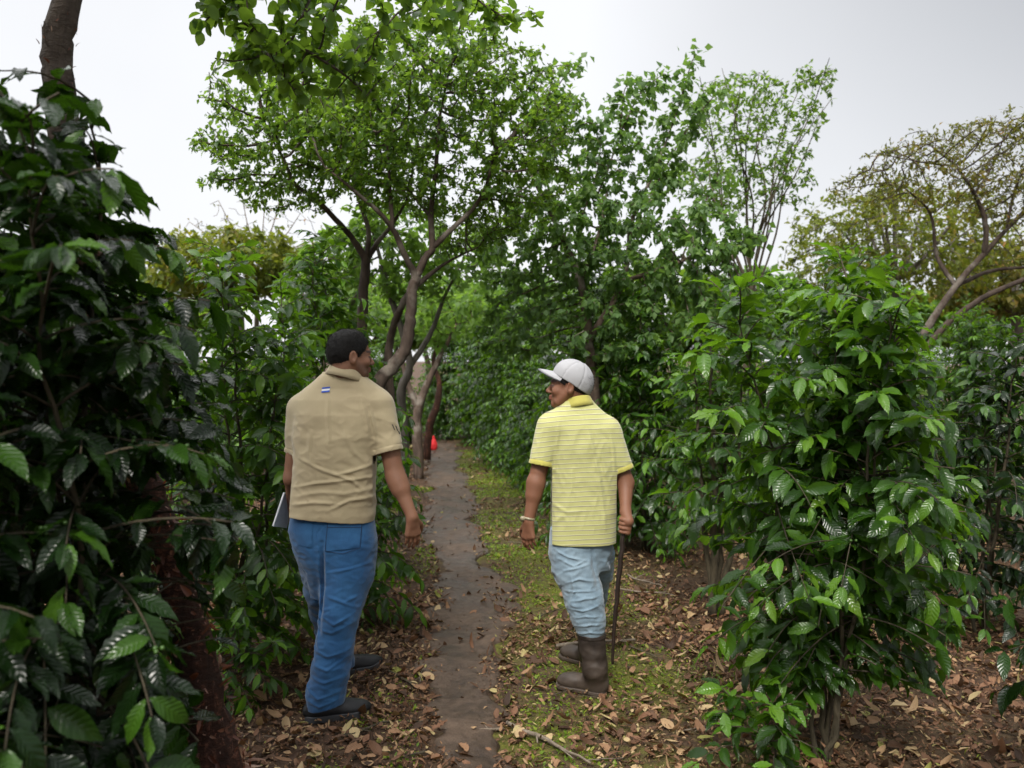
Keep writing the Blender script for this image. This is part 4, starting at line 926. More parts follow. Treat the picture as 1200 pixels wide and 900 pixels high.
hand(F, Rw, at(485, 650, 3.96)-Rw, np.array([.55, -.75, 0.]), np.array([-.5, .8, 0]), .184, (.16, .24, .2), .07)
hand(F, Lw, np.array([-.05, .35, -.9]), np.array([-.9, .1, .0]), np.array([.0, .9, .2]), .18, (.5, .6, .5))
hipR, hipL = at(405, 640, 3.97), at(370, 640, 4.03); knR, anR = at(398, 730, 3.90), at(384, 815, 3.86); knL, anL = at(383, 715, 4.28), at(401, 775, 4.35)
for a, b, ra, rb in ((at(390, 610, 4.0), hipR, .11, .085), (at(390, 610, 4.0), hipL, .11, .085), (hipR, knR, .085, .055), (knR, anR, .052, .038), (hipL, knL, .075, .045), (knL, anL, .045, .034), (anR, anR+[.07, .03, -.05], .03, .02), (anL, anL+[.04, .06, -.05], .03, .02)): F.cap(a, b, ra, rb, k=.02)
def tint1(V):
    L = (V-hc)@Rh; st = np.clip((-.028-L[:, 2])/.02, 0, 1)*np.clip((L[:, 0]+.0)/.02, 0, 1)*np.clip((L[:, 2]+.16)/.03, 0, 1)*.55
    brow = ((np.abs(L[:, 2]-.018) < .006) & (L[:, 0] > .06) & (np.abs(L[:, 1]) > .012) & (np.abs(L[:, 1]) < .052))*.9
    eye = ((np.abs(L[:, 2]+.006) < .005) & (L[:, 0] > .07) & (np.abs(np.abs(L[:, 1])-.033) < .013))*.9
    return np.maximum(np.maximum(st*(np.linalg.norm(L, axis=1) < .2), brow), eye)
def lip1(V, c=hc, Rm=Rh):
    L = (V-c)@Rm; return ((np.abs(L[:, 2]+.067) < .011) & (L[:, 0] > .08) & (np.abs(L[:, 1]) < .024)).astype(float)*.7
link('body', F.mesh('body', O1, {'tint': tint1, 'lip': lip1}), M['skinA'], man1)
# hair
def hair(parent, hc, Rh, hs, org, seed, low=-.058, capped=False):
    F = Field(hc-.15, hc+.16, .0035); E = lambda p, r, k=.01, op='add': F.ell(hc+Rh@np.array(p)*hs, np.array(r)*hs, Rh, k, op)
    E((-.012, 0, .032), (.1025, .0810, .0935)); E((-.036, 0, .008), (.0790, .0740, .080), .02)
    def fn(d, x, y, z):
        X, Y, Z = x-hc[0], y-hc[1], z-hc[2]; a = Rh[0, 0]*X+Rh[1, 0]*Y+Rh[2, 0]*Z; c = Rh[0, 2]*X+Rh[1, 2]*Y+Rh[2, 2]*Z
        b = Rh[0, 1]*X+Rh[1, 1]*Y+Rh[2, 1]*Z
        r1 = np.maximum(.052-c, a-.084+.5*np.maximum(0, np.abs(b)-.03)); r2 = np.maximum(low+.010*noisef(x, y, z, 60, 4)-c, a+.026); r3 = np.maximum(.008-c, a-.045-.5*(c-.01)); r4 = np.maximum(np.maximum(-.032-c, c-.03), np.abs(a-.027)-.014)
        cut = np.minimum(np.minimum(r1, r2), np.minimum(r3, r4))
        if capped: cut = np.maximum(cut, c-.045)
        n = .0014*noisef(x, y, z, 160, seed)+.0026*noisef(x, y, z, 38, seed+1)
        return np.maximum(d+n, cut*.8)
    F.each(fn); me = F.mesh('hair', org)
    n = len(me.vertices); co = np.zeros(n*3, np.float32); me.vertices.foreach_get('co', co); co = co.reshape(-1, 3).astype(float); nn = np.zeros(n*3, np.float32); me.vertices.foreach_get('normal', nn); nn = nn.reshape(-1, 3).astype(float)
    polys = np.array([tuple(p.vertices) for p in me.polygons]); r = np.random.RandomState(seed); k = r.choice(n, 4200); base = co[k]; dn = nrm(nn[k]+r.randn(4200, 3)*.55+np.array([0, 0, -.35])); sd = nrm(np.cross(dn, r.randn(4200, 3)))
    L = r.uniform(.006, .012, 4200)[:, None]; w = .0009
    V = np.stack([base-sd*w-dn*.002, base+sd*w-dn*.002, base+dn*L], 1).reshape(-1, 3); T = np.arange(len(V)).reshape(-1, 3)+n
    return link('hair', mesh_np('hair', np.concatenate([co, V]), [polys, T]), M['hair'], parent)
hair(man1, hc, Rh, hs, O1, 3)
# shirt
def row(py, l, r_, Y, ry): a, b = at(l, py, Y), at(r_, py, Y); return (a[2], (a[0]+b[0])/2, Y, (b[0]-a[0])/2, ry)
F = Field((-1.14, 3.74, .80), (-.46, 4.24, 1.60), .004)
F.loft([row(613, 333, 438, 4.0, .150), row(600, 335, 439, 4.0, .150), row(585, 338.5, 439, 4.0, .145), row(565, 342.5, 439.5, 4.0, .138), row(540, 345, 441, 4.0, .138), row(510, 345, 446, 4.0, .140), row(485, 347, 451, 4.0, .132), row(468, 352, 452, 4.0, .115), row(455, 364, 443, 4.0, .095), row(446, 374, 431, 4.0, .088), row(438, 381, 422, 4.0, .078)], k=.01, pw=2.5)
F.cap(at(362, 474, 4.0), at(385, 452, 3.99), .060, .052, k=.05); F.cap(at(437, 470, 4.0), at(415, 450, 3.99), .060, .052, k=.05)
s0, s1 = at(445, 478, 3.99), at(459, 540, 3.96); F.cap(s0, s1, .072, .0590, k=.035)
l0, l1 = at(353, 480, 4.03), at(346.5, 540, 4.05); F.cap(l0, l1, .066, .055, k=.035)
F.crease([[(350, 537), (380, 551), (412, 562), (425, 575)], [(392, 556), (410, 553), (434, 546)], [(343, 572), (370, 566), (400, 563), (436, 560)], ([(341, 583), (375, 576), (405, 578), (436, 574)], .0065, .010), [(340, 592), (370, 588), (400, 590)], [(385, 598), (410, 586), (436, 584)], ([(383, 460), (385, 490), (387, 525)], .006, .010), ([(422, 465), (430, 492), (431, 510)], .006, .010), [(432, 476), (438, 500), (440, 526)], ([(402, 500), (415, 530), (432, 545)], .005, .012), ([(365, 500), (362, 530), (372, 560)], .005, .012), ([(396, 470), (398, 500), (400, 540)], -.003, .02)], 3.88, .0085, .0085, 3.98)
fold_noise(F, .0034, 7, (1, 1, 2.2), 31, .85, 1.5); fold_noise(F, .0015, 26, (1, 1, 1.6), 32, .85, 1.4)
ha, hb = at(333, 601, 4.0), at(438, 610, 4.0); sl_ = (hb[2]-ha[2])/(hb[0]-ha[0])
ax1 = nrm(s1-s0); e1 = at(458, 529.5, 3.96); ax2 = nrm(l1-l0); e2 = at(346, 530, 4.05)
def cut1(d, x, y, z):
    hem = (ha[2]+(x-ha[0])*sl_)-z
    def slv(e, ax, c0, d0):     # sleeve opening
        t = (x-e[0])*ax[0]+(y-e[1])*ax[1]+(z-e[2])*ax[2]; r = np.sqrt(np.maximum((x-e[0])**2+(y-e[1])**2+(z-e[2])**2-t*t, 0)); return t, r
    out = np.maximum(d, hem)
    for e, ax, sgn, xl in ((e1, ax1, 1, 441), (e2, ax2, -1, 346)):
        t, r = slv(e, ax, 0, 0); side = (x-at(xl, 530, 4)[0])*sgn
        reg = (side > -.004) & (z > e[2]-.2) & (z < e[2]+.10) if sgn > 0 else (side > -.0) & (z < e[2]+.1)
        out = np.where(reg, np.maximum(out, t), out)
    inner = d+.0075
    return np.maximum(out, -np.where(z > 1.50, .05, inner))
F.each(band([(e1, ax1, 1, at(441, 530, 4)[0]), (e2, ax2, -1, at(346, 530, 4)[0])], .024, .0025)); F.each(cut1)
shirt = link('polo_shirt', F.mesh('polo_shirt', O1), M['tan'], man1)
def ring_band(name, rows, parent, mat, org, n=36, th=.0035, open_=None):
    """rows: (center, rx axis vec, ry axis vec); thick cloth band through elliptical rings"""
    V = []; ths = np.linspace(0, 2*np.pi, n, endpoint=False) if open_ is None else np.linspace(*open_, n)
    full = rows+[(c, a*(1-th/np.linalg.norm(a)), b*(1-th/np.linalg.norm(b))) for c, a, b in rows[::-1]]
    for c, a, b in full: V.append(np.array(c)+np.cos(ths)[:, None]*a+np.sin(ths)[:, None]*b)
    k = len(full); V = np.array(V).reshape(-1, 3); F = []
    for i in range(k):
        for j in range(n if open_ is None else n-1):
            a, b = i*n+j, i*n+(j+1) % n; c, d = ((i+1) % k)*n+(j+1) % n, ((i+1) % k)*n+j; F.append((a, d, c, b))
    return link(name, mesh_np(name, V, np.array(F), org=org), mat, parent)
cx = at(406, 437, 3.985); T_ = nrm(np.array([.10, 0, 1.])); ea, eb = np.array([.080, 0, -.020]), np.array([0, .078, -.014])
ring_band('collar', [(cx-T_*.036+[0, 0, .004], ea*1.22, eb*1.20), (cx-T_*.010, ea*1.10, eb*1.10), (cx+T_*.022, ea*.96, eb*.97), (cx+T_*.027, ea*.92, eb*.93)], man1, M['tan'], O1, th=.005)
# sleeve hems and flag emblem
def cuff(name, e, ax, r, parent, mat, org, w=.026, sx=1.0):
    u = nrm(np.cross(ax, [0, 1, 0])); v = np.cross(ax, u)
    return ring_band(name, [(e-ax*w, u*r*1.0, v*r*sx), (e-ax*w*.5, u*(r+.001), v*(r+.001)*sx), (e+ax*.001, u*(r+.0015), v*(r+.0015)*sx)], parent, mat, org, th=.004)
def surf_patch(name, pts_px, Fd, Y, parent, mat, org, th=.0015, n=(10, 4)):
    """small flat badge laid on the cloth: corners in photo pixels, pressed onto the back surface"""
    a, b, c, d = [np.array(p, float) for p in pts_px]; V = []
    for j in np.linspace(0, 1, n[1]+1):
        for i in np.linspace(0, 1, n[0]+1):
            px = (a*(1-i)+b*i)*(1-j)+(d*(1-i)+c*i)*j; V.append(Fd(px, Y))
    V = np.array(V); m = n[0]+1; F = [(j*m+i, j*m+i+1, (j+1)*m+i+1, (j+1)*m+i) for j in range(n[1]) for i in range(n[0])]
    return link(name, mesh_np(name, V, np.array(F), org=org), mat, parent)
from mathutils.bvhtree import BVHTree
def presser(obj, lift=.0022):
    me = obj.data; lo = np.array(obj.parent.location) if obj.parent else np.zeros(3)
    bv = BVHTree.FromPolygons([tuple(v.co) for v in me.vertices], [tuple(p.vertices) for p in me.polygons])
    cam = np.array([0, 0, CAMZ])
    def f(px, Y):
        t = at(px[0], px[1], Y); d = nrm(t-cam); hit = bv.ray_cast(Vector(cam-lo), Vector(d), 8)
        if hit[0] is None: return t
        return np.array(hit[0])+lo-d*lift
    return f
pr = presser(shirt)
em = surf_patch('flag_emblem', [(377.5, 454.0), (387.0, 453.0), (386.0, 459.3), (376.5, 460.3)], pr, 3.9, man1, M['white'], O1)
pr2 = presser(shirt, .0034)
surf_patch('blue_band', [(377.5, 454.0), (387.0, 453.0), (386.6, 455.0), (377.2, 456.0)], pr2, 3.9, em, M['blue'], O1, n=(8, 1)); surf_patch('blue_band', [(376.9, 458.2), (386.3, 457.2), (386.0, 459.3), (376.5, 460.3)], pr2, 3.9, em, M['blue'], O1, n=(8, 1))
for o_ in em.children: o_.parent = em
for k, (a, b) in enumerate((((459, 497), (462, 504)), ((463, 498.5), (465.5, 505)), ((466.5, 505), (468, 509)))):
    surf_patch('sleeve_embroidery', [(a[0], a[1]), (a[0]+1.6, a[1]+.6), (b[0]+1.2, b[1]), (b[0]-.2, b[1]-.4)], pr, 3.9, man1, M['dkthread'], O1, n=(2, 2))
# jeans
F = Field((-1.14, 3.70, .0), (-.5, 4.50, .95), .004)
F.loft([row(700, 366, 425, 4.0, .05), row(685, 362, 433, 4.0, .085), row(668, 358, 438, 4.0, .120), row(654, 352, 440, 4.0, .138), row(638, 344, 441, 4.0, .142), row(620, 339, 440, 4.0, .138), row(600, 342, 437, 4.0, .132), row(590, 344, 436, 4.0, .13)], k=.03, pw=2.4)
def leg(F, rows, k=.03):    # px centre, py, Y, r
    for a, b in zip(rows[:-1], rows[1:]): F.cap(at(*a[:3]), at(*b[:3]), a[3], b[3], k=k)
leg(F, [(409, 640, 3.98, .118), (407, 672, 3.96, .112), (402, 700, 3.93, .095), (398, 722, 3.90, .084), (392, 757, 3.88, .079), (388, 785, 3.86, .079), (382, 812, 3.85, .080), (380, 840, 3.845, .082)])
leg(F, [(373, 640, 4.03, .112), (378, 665, 4.08, .100), (379, 690, 4.14, .086), (382, 715, 4.28, .075), (388, 740, 4.33, .070), (398, 775, 4.35, .068), (400, 792, 4.36, .069)])
F.crease([([(377, 636), (378, 655), (377.5, 672), (377, 700), (376, 740)], -.030, .010), ([(385, 608), (372, 625), (375, 648)], -.0035, .004), [(381, 697), (400, 702), (421, 713)], [(378, 714), (390, 710)], [(404, 704), (420, 698)], [(377, 720), (395, 728), (418, 716)], [(376, 735), (392, 738), (412, 728)], [(372, 758), (388, 764), (410, 758)], [(368, 774), (388, 778), (409, 766)], [(366, 788), (385, 792), (407, 786)], [(361, 800), (378, 810), (402, 803)], [(360, 812), (380, 819), (400, 812)], [(380, 672), (400, 668), (432, 662)], ([(379, 648), (400, 646), (422, 643), (424, 612)], -.003, .004), ([(379, 648), (380, 612)], -.003, .004)], 3.86, .0072, .0072, 3.95)
fold_noise(F, .004, 11, (1, 1, 1.8), 41, .08, .55); fold_noise(F, .0022, 26, (1, 1, 1.8), 43, .03, .85)
hR = at(380, 826, 3.85)[2]; hL = at(400, 781, 4.35)[2]
F.each(lambda d, x, y, z: np.maximum(np.maximum(d, z-.93), np.where(y < 4.09, np.maximum(hR+.12*(x-at(380, 826, 3.85)[0])+.006*noisef(x, y, z*0, 14, 5)-z, -.01+0*z), hL-z)))
F.each(lambda d, x, y, z: np.maximum(d, -np.where(z < .16, d+.008, .05)))
link('jeans', F.mesh('jeans', O1), M['jeansA'], man1)
prj = presser([c for c in man1.children if c.name.startswith('jeans')][0], .0030)
pk = surf_patch('back_pocket', [(384, 613), (424, 613), (422, 642), (381, 646)], prj, 3.87, man1, M['jeansA'], O1, n=(16, 12))
prj2 = presser([c for c in man1.children if c.name.startswith('jeans')][0], .0042)
for a, b in (((384, 613), (381, 646)), ((424, 613), (422, 642)), ((381, 646), (402, 649)), ((402, 649), (422, 642)), ((384, 618), (424, 618))):
    a, b = np.array(a, float), np.array(b, float); t = nrm(b-a); n2 = np.array([-t[1], t[0]])*.45
    surf_patch('stitching', [a-n2, b-n2, b+n2, a+n2], prj2, 3.87, pk, M['stitch'], O1, n=(12, 1))
surf_patch('back_pocket', [(344, 612), (366, 612), (365, 642), (347, 638)], prj, 3.87, man1, M['jeansA'], O1, n=(12, 12))
def shoe(c, yaw, parent, org, L=.30, name='shoe'):
    """c: heel point on the ground"""
    f = np.array([math.cos(yaw), math.sin(yaw), 0]); l = np.array([-f[1], f[0], 0]); c = np.array(c, float); Rm = np.stack([f, l, [0, 0, 1]], 1); q = lambda a, b, z: c+f*a+l*b+np.array([0, 0, z])
    F = Field(c+np.array([-.32, -.32, .0]), c+np.array([.36, .36, .16]), .004)
    F.ell(q(.055, 0, .045), (.065, .038, .05), Rm, .02); F.ell(q(.13, 0, .045), (.11, .042, .045), Rm, .02); F.ell(q(.215, .004, .035), (.085, .050, .038), Rm, .02); F.cap(q(.06, 0, .05), q(.055, 0, .105), .044, .040, k=.02)
    for k in range(4): F.cap(q(.125+.024*k, -.026, .086-.007*k), q(.125+.024*k, .026, .086-.007*k), .0045, k=.003)
    F.each(lambda d, x, y, z: np.maximum(d, .024-z+float(c[2])))
    F.each(lambda d, x, y, z: np.maximum(d, -np.where(z > c[2]+.085, np.sqrt((x-q(.055, 0, 0)[0])**2+(y-q(.055, 0, 0)[1])**2)-.032, .05)))
    o = link(name, F.mesh(name, org), M['shoe'], parent)
    F = Field(c+np.array([-.32, -.32, -.02]), c+np.array([.36, .36, .06]), .0035)
    for a, b, r_ in ((.045, 0, .046), (.085, 0, .043), (.13, .0, .044), (.17, .002, .048), (.21, .004, .053), (.24, .004, .047)): F.cap(q(a, b, .0), q(a, b, .05), r_, k=.03)
    F.each(lambda d, x, y, z: np.maximum(d, np.maximum(c[2]-z, z-c[2]-.030-.012*np.clip((((x-c[0])*f[0]+(y-c[1])*f[1])-.2)/.06, 0, 1)**2)+.002*np.sign(np.sin(((x-c[0])*f[0]+(y-c[1])*f[1])*300))*(z < c[2]+.012)))
    s = link('sole', F.mesh('sole', org), M['sole'], o)
    return o
c1 = at(357, 843, 3.82); c1[2] = float(gh(c1[0], c1[1]))+.004; shoe(c1, R(18), man1, O1)
c2 = at(392, 791, 4.36); c2[2] = float(gh(c2[0], c2[1]))+.004; c2[0] = at(384, 791, 4.36)[0]; shoe(c2, R(30), man1, O1)
# notebook in the left hand
nbk = empty('notebook', at(334, 598, 4.12)); tag(nbk, 'thin pale blue notebook held low in the left hand of the man in tan', 'notebook')
def quadbox(name, c, ux, uy, uz, parent, mat):
    V = np.array([np.array(c)+sx*np.array(ux)/2+sy*np.array(uy)/2+sz*np.array(uz)/2 for sx in (-1, 1) for sy in (-1, 1) for sz in (-1, 1)])
    F = np.array([(0, 1, 3, 2), (4, 6, 7, 5), (0, 4, 5, 1), (2, 3, 7, 6), (0, 2, 6, 4), (1, 5, 7, 3)]); return link(name, mesh_np(name, V, F, False), mat, parent)
uz = nrm(np.array([.28, .15, .95])); uy = nrm(np.array([.35, .9, -.1])); ux = nrm(np.cross(uy, uz)); uy = np.cross(uz, ux)
quadbox('cover', (0, 0, 0), ux*.010, uy*.11, uz*.165, nbk, M['paper']); quadbox('pages', (0, 0, 0), ux*.006, uy*.113, uz*.160, nbk, M['white'])

# ================================================================== man in yellow shirt
O2 = np.array([at(690, 815, 4.15)[0], 4.15, 0.0])
man2 = empty('person', O2); tag(man2, 'smiling man in striped yellow polo shirt, white cap and rubber boots', 'person')
hc = at(668, 451, 4.2); Rh = rotm((-.985, .17, .03), (.04, 0, 1)); hs = .97
q2 = lambda *p: hc+Rh@(np.array(p)*hs)
F = Field((-.03+0, 3.88, .0), (.68, 4.72, 1.66), .0038)
head(F, hc, Rh, hs)
nb = at(678, 478, 4.2); F.cap(q2(-.03, 0, -.05), nb, .056, .056, k=.02); F.cap(q2(.005, 0, -.075), nb+np.array([-.01, .04, 0]), .040, .05, k=.02)
F.cap(at(664, 506, 4.2), at(696, 506, 4.2), .062, k=.03); F.cap(nb, at(684, 630, 4.2), .052, .095, k=.03)
Sl, Elb, Wl = at(644, 500, 4.18), at(628, 566, 4.15), at(619.5, 611, 4.13)
Sr, Er_, Wr = at(714, 500, 4.18), at(733, 566, 4.17), at(733, 600, 4.08)
F.cap(Sl, Elb, .050, .040, k=.02); F.cap(Elb, Elb+(Wl-Elb)*.3, .041, .038, k=.02); F.cap(Elb, Wl, .040, .0245, k=.02)
F.cap(Sr, Er_, .050, .040, k=.02); F.cap(Er_, Wr, .040, .0245, k=.02)
hand(F, Wl, at(618.5, 645, 4.13)-Wl, np.array([-.55, -.8, 0.]), np.array([.5, .8, 0]), .172, (.22, .34, .32), .06)
# right fist round the stick
sa, sb = at(733, 598, 4.05), at(719, 776, 4.06); sax = nrm(sb-sa); gpt = at(732, 615, 4.05); rel = np.array([0, 0, 0])
out = nrm(np.array([.75, -.55, -.1])); fw = nrm(np.cross(sax, out)); rs_ = .0115
F.cap(Wr, gpt+out*.020+[0, 0, .02], .026, .026, k=.015); 
for i in range(4):
    cpt = gpt+sax*(-.026+.0195*i)+0*out; r_ = .0095 if i < 3 else .008; prev = None
    for a in np.linspace(-.3, 4.0-.15*i, 6):
        pnt = cpt+(out*math.cos(a)+fw*math.sin(a))*(rs_+r_*1.0)
        if prev is not None: F.cap(prev, pnt, r_, r_-.0004, k=.0035)
        prev = pnt
    F.cap(Wr+(gpt-Wr)*.35+out*.012, cpt+out*(rs_+.010), .016, .0125, k=.010)
pp = gpt-sax*.03+out*.018
for a, b, r0_, r1_ in ((pp, gpt-sax*.040-fw*.018+out*.004, .0135, .0115), (gpt-sax*.040-fw*.018+out*.004, gpt-sax*.030-fw*.018-out*.022, .0115, .0095)): F.cap(a, b, r0_, r1_, k=.004)
hipL, hipR = at(672, 660, 4.18), at(697, 660, 4.25); knL, anL = at(684, 715, 4.12), at(697, 790, 4.10); knR, anR = at(690, 710, 4.42), at(690, 768, 4.46)
for a, b, ra, rb in ((at(684, 630, 4.2), hipL, .09, .06), (at(684, 630, 4.2), hipR, .09, .05), (hipL, knL, .055, .04), (knL, anL, .04, .03), (hipR, knR, .045, .035), (knR, anR, .035, .03), (anL, anL+[-.01, .01, -.04], .03, .022), (anR, anR+[-.01, .01, -.03], .03, .022)): F.cap(a, b, ra, rb, k=.02)
def tint2(V, c=hc, Rm=Rh):
    L = (V-c)@Rm; brow = ((np.abs(L[:, 2]-.018) < .006) & (L[:, 0] > .06) & (np.abs(L[:, 1]) > .012) & (np.abs(L[:, 1]) < .052))*.9
    eye = ((np.abs(L[:, 2]+.006) < .005) & (L[:, 0] > .07) & (np.abs(np.abs(L[:, 1])-.033) < .013))*.9
    mouth = ((np.abs(L[:, 2]+.066-.25*np.maximum(0, np.abs(L[:, 1])-.005)) < .0035) & (L[:, 0] > .07) & (np.abs(L[:, 1]) < .032))*.7
    return np.maximum(np.maximum(brow, eye), mouth)
hc2, Rh2 = hc, Rh
link('body', F.mesh('body', O2, {'tint': tint2, 'lip': lambda V: lip1(V, hc2, Rh2)}), M['skinB'], man2)
hair(man2, hc, Rh, hs, O2, 6, low=-.050, capped=True)
# cap
F = Field(hc-.17, hc+.19, .0035); ct = -.48; Rc = Rh@np.array([[math.cos(ct), 0, math.sin(ct)], [0, 1, 0], [-math.sin(ct), 0, math.cos(ct)]])
cc = hc+Rh@np.array([-.012, 0, .014])
F.ell(cc+Rc@np.array([0, 0, .004]), (.106, .087, .103), Rc, .01); F.ell(cc+Rc@np.array([.022, 0, .03]), (.084, .078, .066), Rc, .03); F.ell(cc+Rc@np.array([-.01, 0, .107]), (.008, .008, .005), Rc, .003)
def fn(d, x, y, z):
    X, Y, Z = x-cc[0], y-cc[1], z-cc[2]; a = Rc[0, 0]*X+Rc[1, 0]*Y+Rc[2, 0]*Z; b = Rc[0, 1]*X+Rc[1, 1]*Y+Rc[2, 1]*Z; c = Rc[0, 2]*X+Rc[1, 2]*Y+Rc[2, 2]*Z
    ang = np.arctan2(b, a); seam = np.min([np.abs(np.sin((ang-k*math.pi/3)/1)) for k in range(3)], 0)*np.hypot(a, b)
    d = d+.0028*np.exp(-(seam/.0035)**2)+.0012*noisef(x, y, z, 30, 2)
    low = -.004-.012*np.clip(-a/.1, 0, 1)
    d = np.maximum(d, low-c); hole = np.maximum(np.hypot(a+.115, b)-.026, np.abs(c+.014)-.018)
    return np.maximum(d, -(d+.0065))
F.each(fn); cap_ = link('cap', F.mesh('cap', O2), M['cap'], man2)
def brim(z0, th, mat, name, parent, shr=0.0):
    V, Fq = [], []; nu, nv = 21, 8
    for s_ in (0, 1):
        for j in range(nv):
            for i in range(nu):
                u = -1+2*i/(nu-1); v = j/(nv-1); a = u*1.08; rr_ = .104
                bx = .101*math.cos(a)-.003; by = .083*math.sin(a); ln2 = (.082-shr)*max(0, math.cos(a*1.45))**.6
                X = bx+ln2*v; Y = by*(1+.05*v); Z = z0-ln2*.26*v-.006*v*v-(Y**2)*2.4*(.15+.85*v)-th*s_
                V.append(cc+Rc@np.array([X, Y, Z]))
    n = nu*nv
    for s_ in (0, 1):
        for j in range(nv-1):
            for i in range(nu-1):
                a = s_*n+j*nu+i; f = (a, a+1, a+nu+1, a+nu); Fq.append(f if s_ else f[::-1])
    for i in range(nu-1): a = (nv-1)*nu+i; Fq.append((a, a+1, a+1+n, a+n)); Fq.append((i+1, i, i+n, i+1+n))
    return link(name, mesh_np(name, np.array(V), np.array(Fq), org=O2), mat, parent)
bb = brim(.004, .0035, M['cap'], 'brim', cap_); brim(.0002, .003, M['capdark'], 'brim_lining', cap_, -.001)
# shirt
F = Field((-.03+.02, 3.94, .72), (.68, 4.46, 1.50), .004)
F.loft([row(643, 639, 722, 4.2, .140), row(625, 641, 722, 4.2, .140), row(600, 642, 723, 4.2, .136), row(570, 644, 724, 4.2, .130), row(545, 645, 725, 4.2, .130), row(520, 644, 722, 4.2, .132), row(500, 643, 716, 4.2, .122), row(488, 648, 707, 4.2, .105), row(479, 656, 698, 4.2, .085), row(471, 661, 692, 4.2, .068)], k=.01, pw=2.5)
F.cap(at(651, 496, 4.18), at(668, 482, 4.19), .058, .05, k=.05); F.cap(at(707, 502, 4.18), at(688, 483, 4.19), .058, .05, k=.05)
l0, l1 = at(645, 500, 4.17), at(630.5, 560, 4.14); F.cap(l0, l1, .068, .0580, k=.035)
r0_, r1_ = at(713, 505, 4.17), at(735, 562, 4.16); F.cap(r0_, r1_, .060, .0480, k=.035)
F.crease([([(655, 492), (653, 520), (652, 560)], .005, .008), ([(684, 489), (693, 520), (702, 560), (708, 600), (710, 620)], .008, .010), ([(692, 500), (704, 540), (712, 590)], -.005, .010), ([(716, 508), (720, 535), (722, 560)], .006, .008), ([(668, 515), (670, 560), (666, 610)], .004, .014), ([(700, 520), (708, 550), (718, 575)], .005, .009), ([(645, 590), (665, 600), (690, 598)], .004, .010), ([(646, 615), (660, 605), (668, 580)], .004, .012), ([(674, 484), (682, 487), (698, 485)], -.0025, .004), ([(637, 500), (633, 520), (630, 540)], .004, .008)], 4.08, .008, .009, 4.18)
fold_noise(F, .0022, 8, (1.6, 1, .8), 51, .75, 1.4); fold_noise(F, .0015, 25, (1.4, 1, .9), 52, .75, 1.35)
axl = nrm(l1-l0); el_ = at(631.5, 545, 4.145); axl = nrm(axl+np.array([0, 0, -.25])); axr = nrm(r1_-r0_+np.array([0, 0, -.01])); er_ = at(733, 551, 4.16)
def cut2(d, x, y, z):
    out = np.maximum(d, (at(680, 637, 4.2)[2]+.022*(x-.33))-z)
    for e, ax, sgn, xl in ((el_, axl, -1, 645.5), (er_, axr, 1, 722)):
        t = (x-e[0])*ax[0]+(y-e[1])*ax[1]+(z-e[2])*ax[2]; side = (x-at(xl, 550, 4.18)[0])*sgn
        out = np.where((side > 0) & (z < e[2]+.1), np.maximum(out, t), out)
    return np.maximum(out, -np.where(z > 1.365, .05, d+.0075))
ee2 = [(el_, axl, -1, at(645.5, 550, 4.18)[0]), (er_, axr, 1, at(722, 550, 4.18)[0])]
F.each(band(ee2)); F.each(cut2)
shirt2 = link('polo_shirt', F.mesh('polo_shirt', O2, {'rib': lambda V: ribs(V, ee2)}), M['yellow'], man2)
cx = at(677, 472, 4.19); T_ = nrm(np.array([-.10, 0, 1.])); ea, eb = np.array([.069, 0, .012]), np.array([0, .066, -.016])
ring_band('collar', [(cx-T_*.030, ea*1.2, eb*1.22), (cx-T_*.008, ea*1.08, eb*1.10), (cx+T_*.018, ea*.93, eb*.96), (cx+T_*.022, ea*.90, eb*.92)], man2, M['yellowp'], O2, th=.005)
# watch
wax = nrm(Wl-Elb); wc = Elb+(Wl-Elb)*.93; u = nrm(np.cross(wax, [0, 1, 0])); v = np.cross(wax, u)
wt = ring_band('wristwatch', [(wc-wax*.006, u*.0285, v*.0285), (wc+wax*.006, u*.028, v*.028)], man2, M['metal'], O2, th=.004)
F = Field(wc-.06, wc+.06, .0025); F.cap(wc+nrm(-u*.6-v*.2+np.array([-.8, -.5, 0]))*.026, wc+nrm(-u*.6-v*.2+np.array([-.8, -.5, 0]))*.033, .0125, k=.002); F.each(lambda d, x, y, z: d); link('watch_case', F.mesh('watch_case', O2), M['metal'], wt)
# jeans
F = Field((.0, 3.90, .22), (.62, 4.66, .85), .004)
F.loft([row(665, 648, 714, 4.21, .115), row(650, 646, 716, 4.21, .128), row(632, 644, 718, 4.2, .130), row(618, 645, 718, 4.2, .125)], k=.02, pw=2.4)
leg(F, [(669, 650, 4.17, .103), (675, 670, 4.15, .098), (682, 690, 4.13, .087), (685, 706, 4.11, .084), (689, 722, 4.10, .074), (691.5, 732, 4.098, .066), (692.5, 740, 4.095, .052), (693, 765, 4.09, .045)])
leg(F, [(699, 650, 4.26, .088), (698, 670, 4.31, .080), (694, 700, 4.40, .068), (692, 720, 4.43, .060), (690, 740, 4.45, .050)])
F.crease([([(694, 641), (695, 662), (701, 690)], -.012, .009), [(650, 645), (665, 652), (690, 657)], [(655, 655), (672, 662), (688, 655)], [(660, 668), (675, 664), (692, 660)], [(663, 682), (678, 676), (696, 680)], [(662, 692), (680, 690), (698, 690)], [(668, 703), (684, 698), (702, 697)], [(667, 712), (682, 712), (702, 706)], [(671, 722), (686, 718), (704, 720)], [(674, 732), (690, 728), (706, 729)], [(675, 742), (690, 737), (706, 740)], [(668, 672), (672, 690), (668, 705)]], 4.08, .0085, .0058, 4.18)
fold_noise(F, .0040, 12, (1, 1, 1.7), 61, .36, .72); fold_noise(F, .0025, 28, (1, 1, 1.6), 63, .25, .8)
link('jeans', F.mesh('jeans', O2), M['jeansB'], man2)
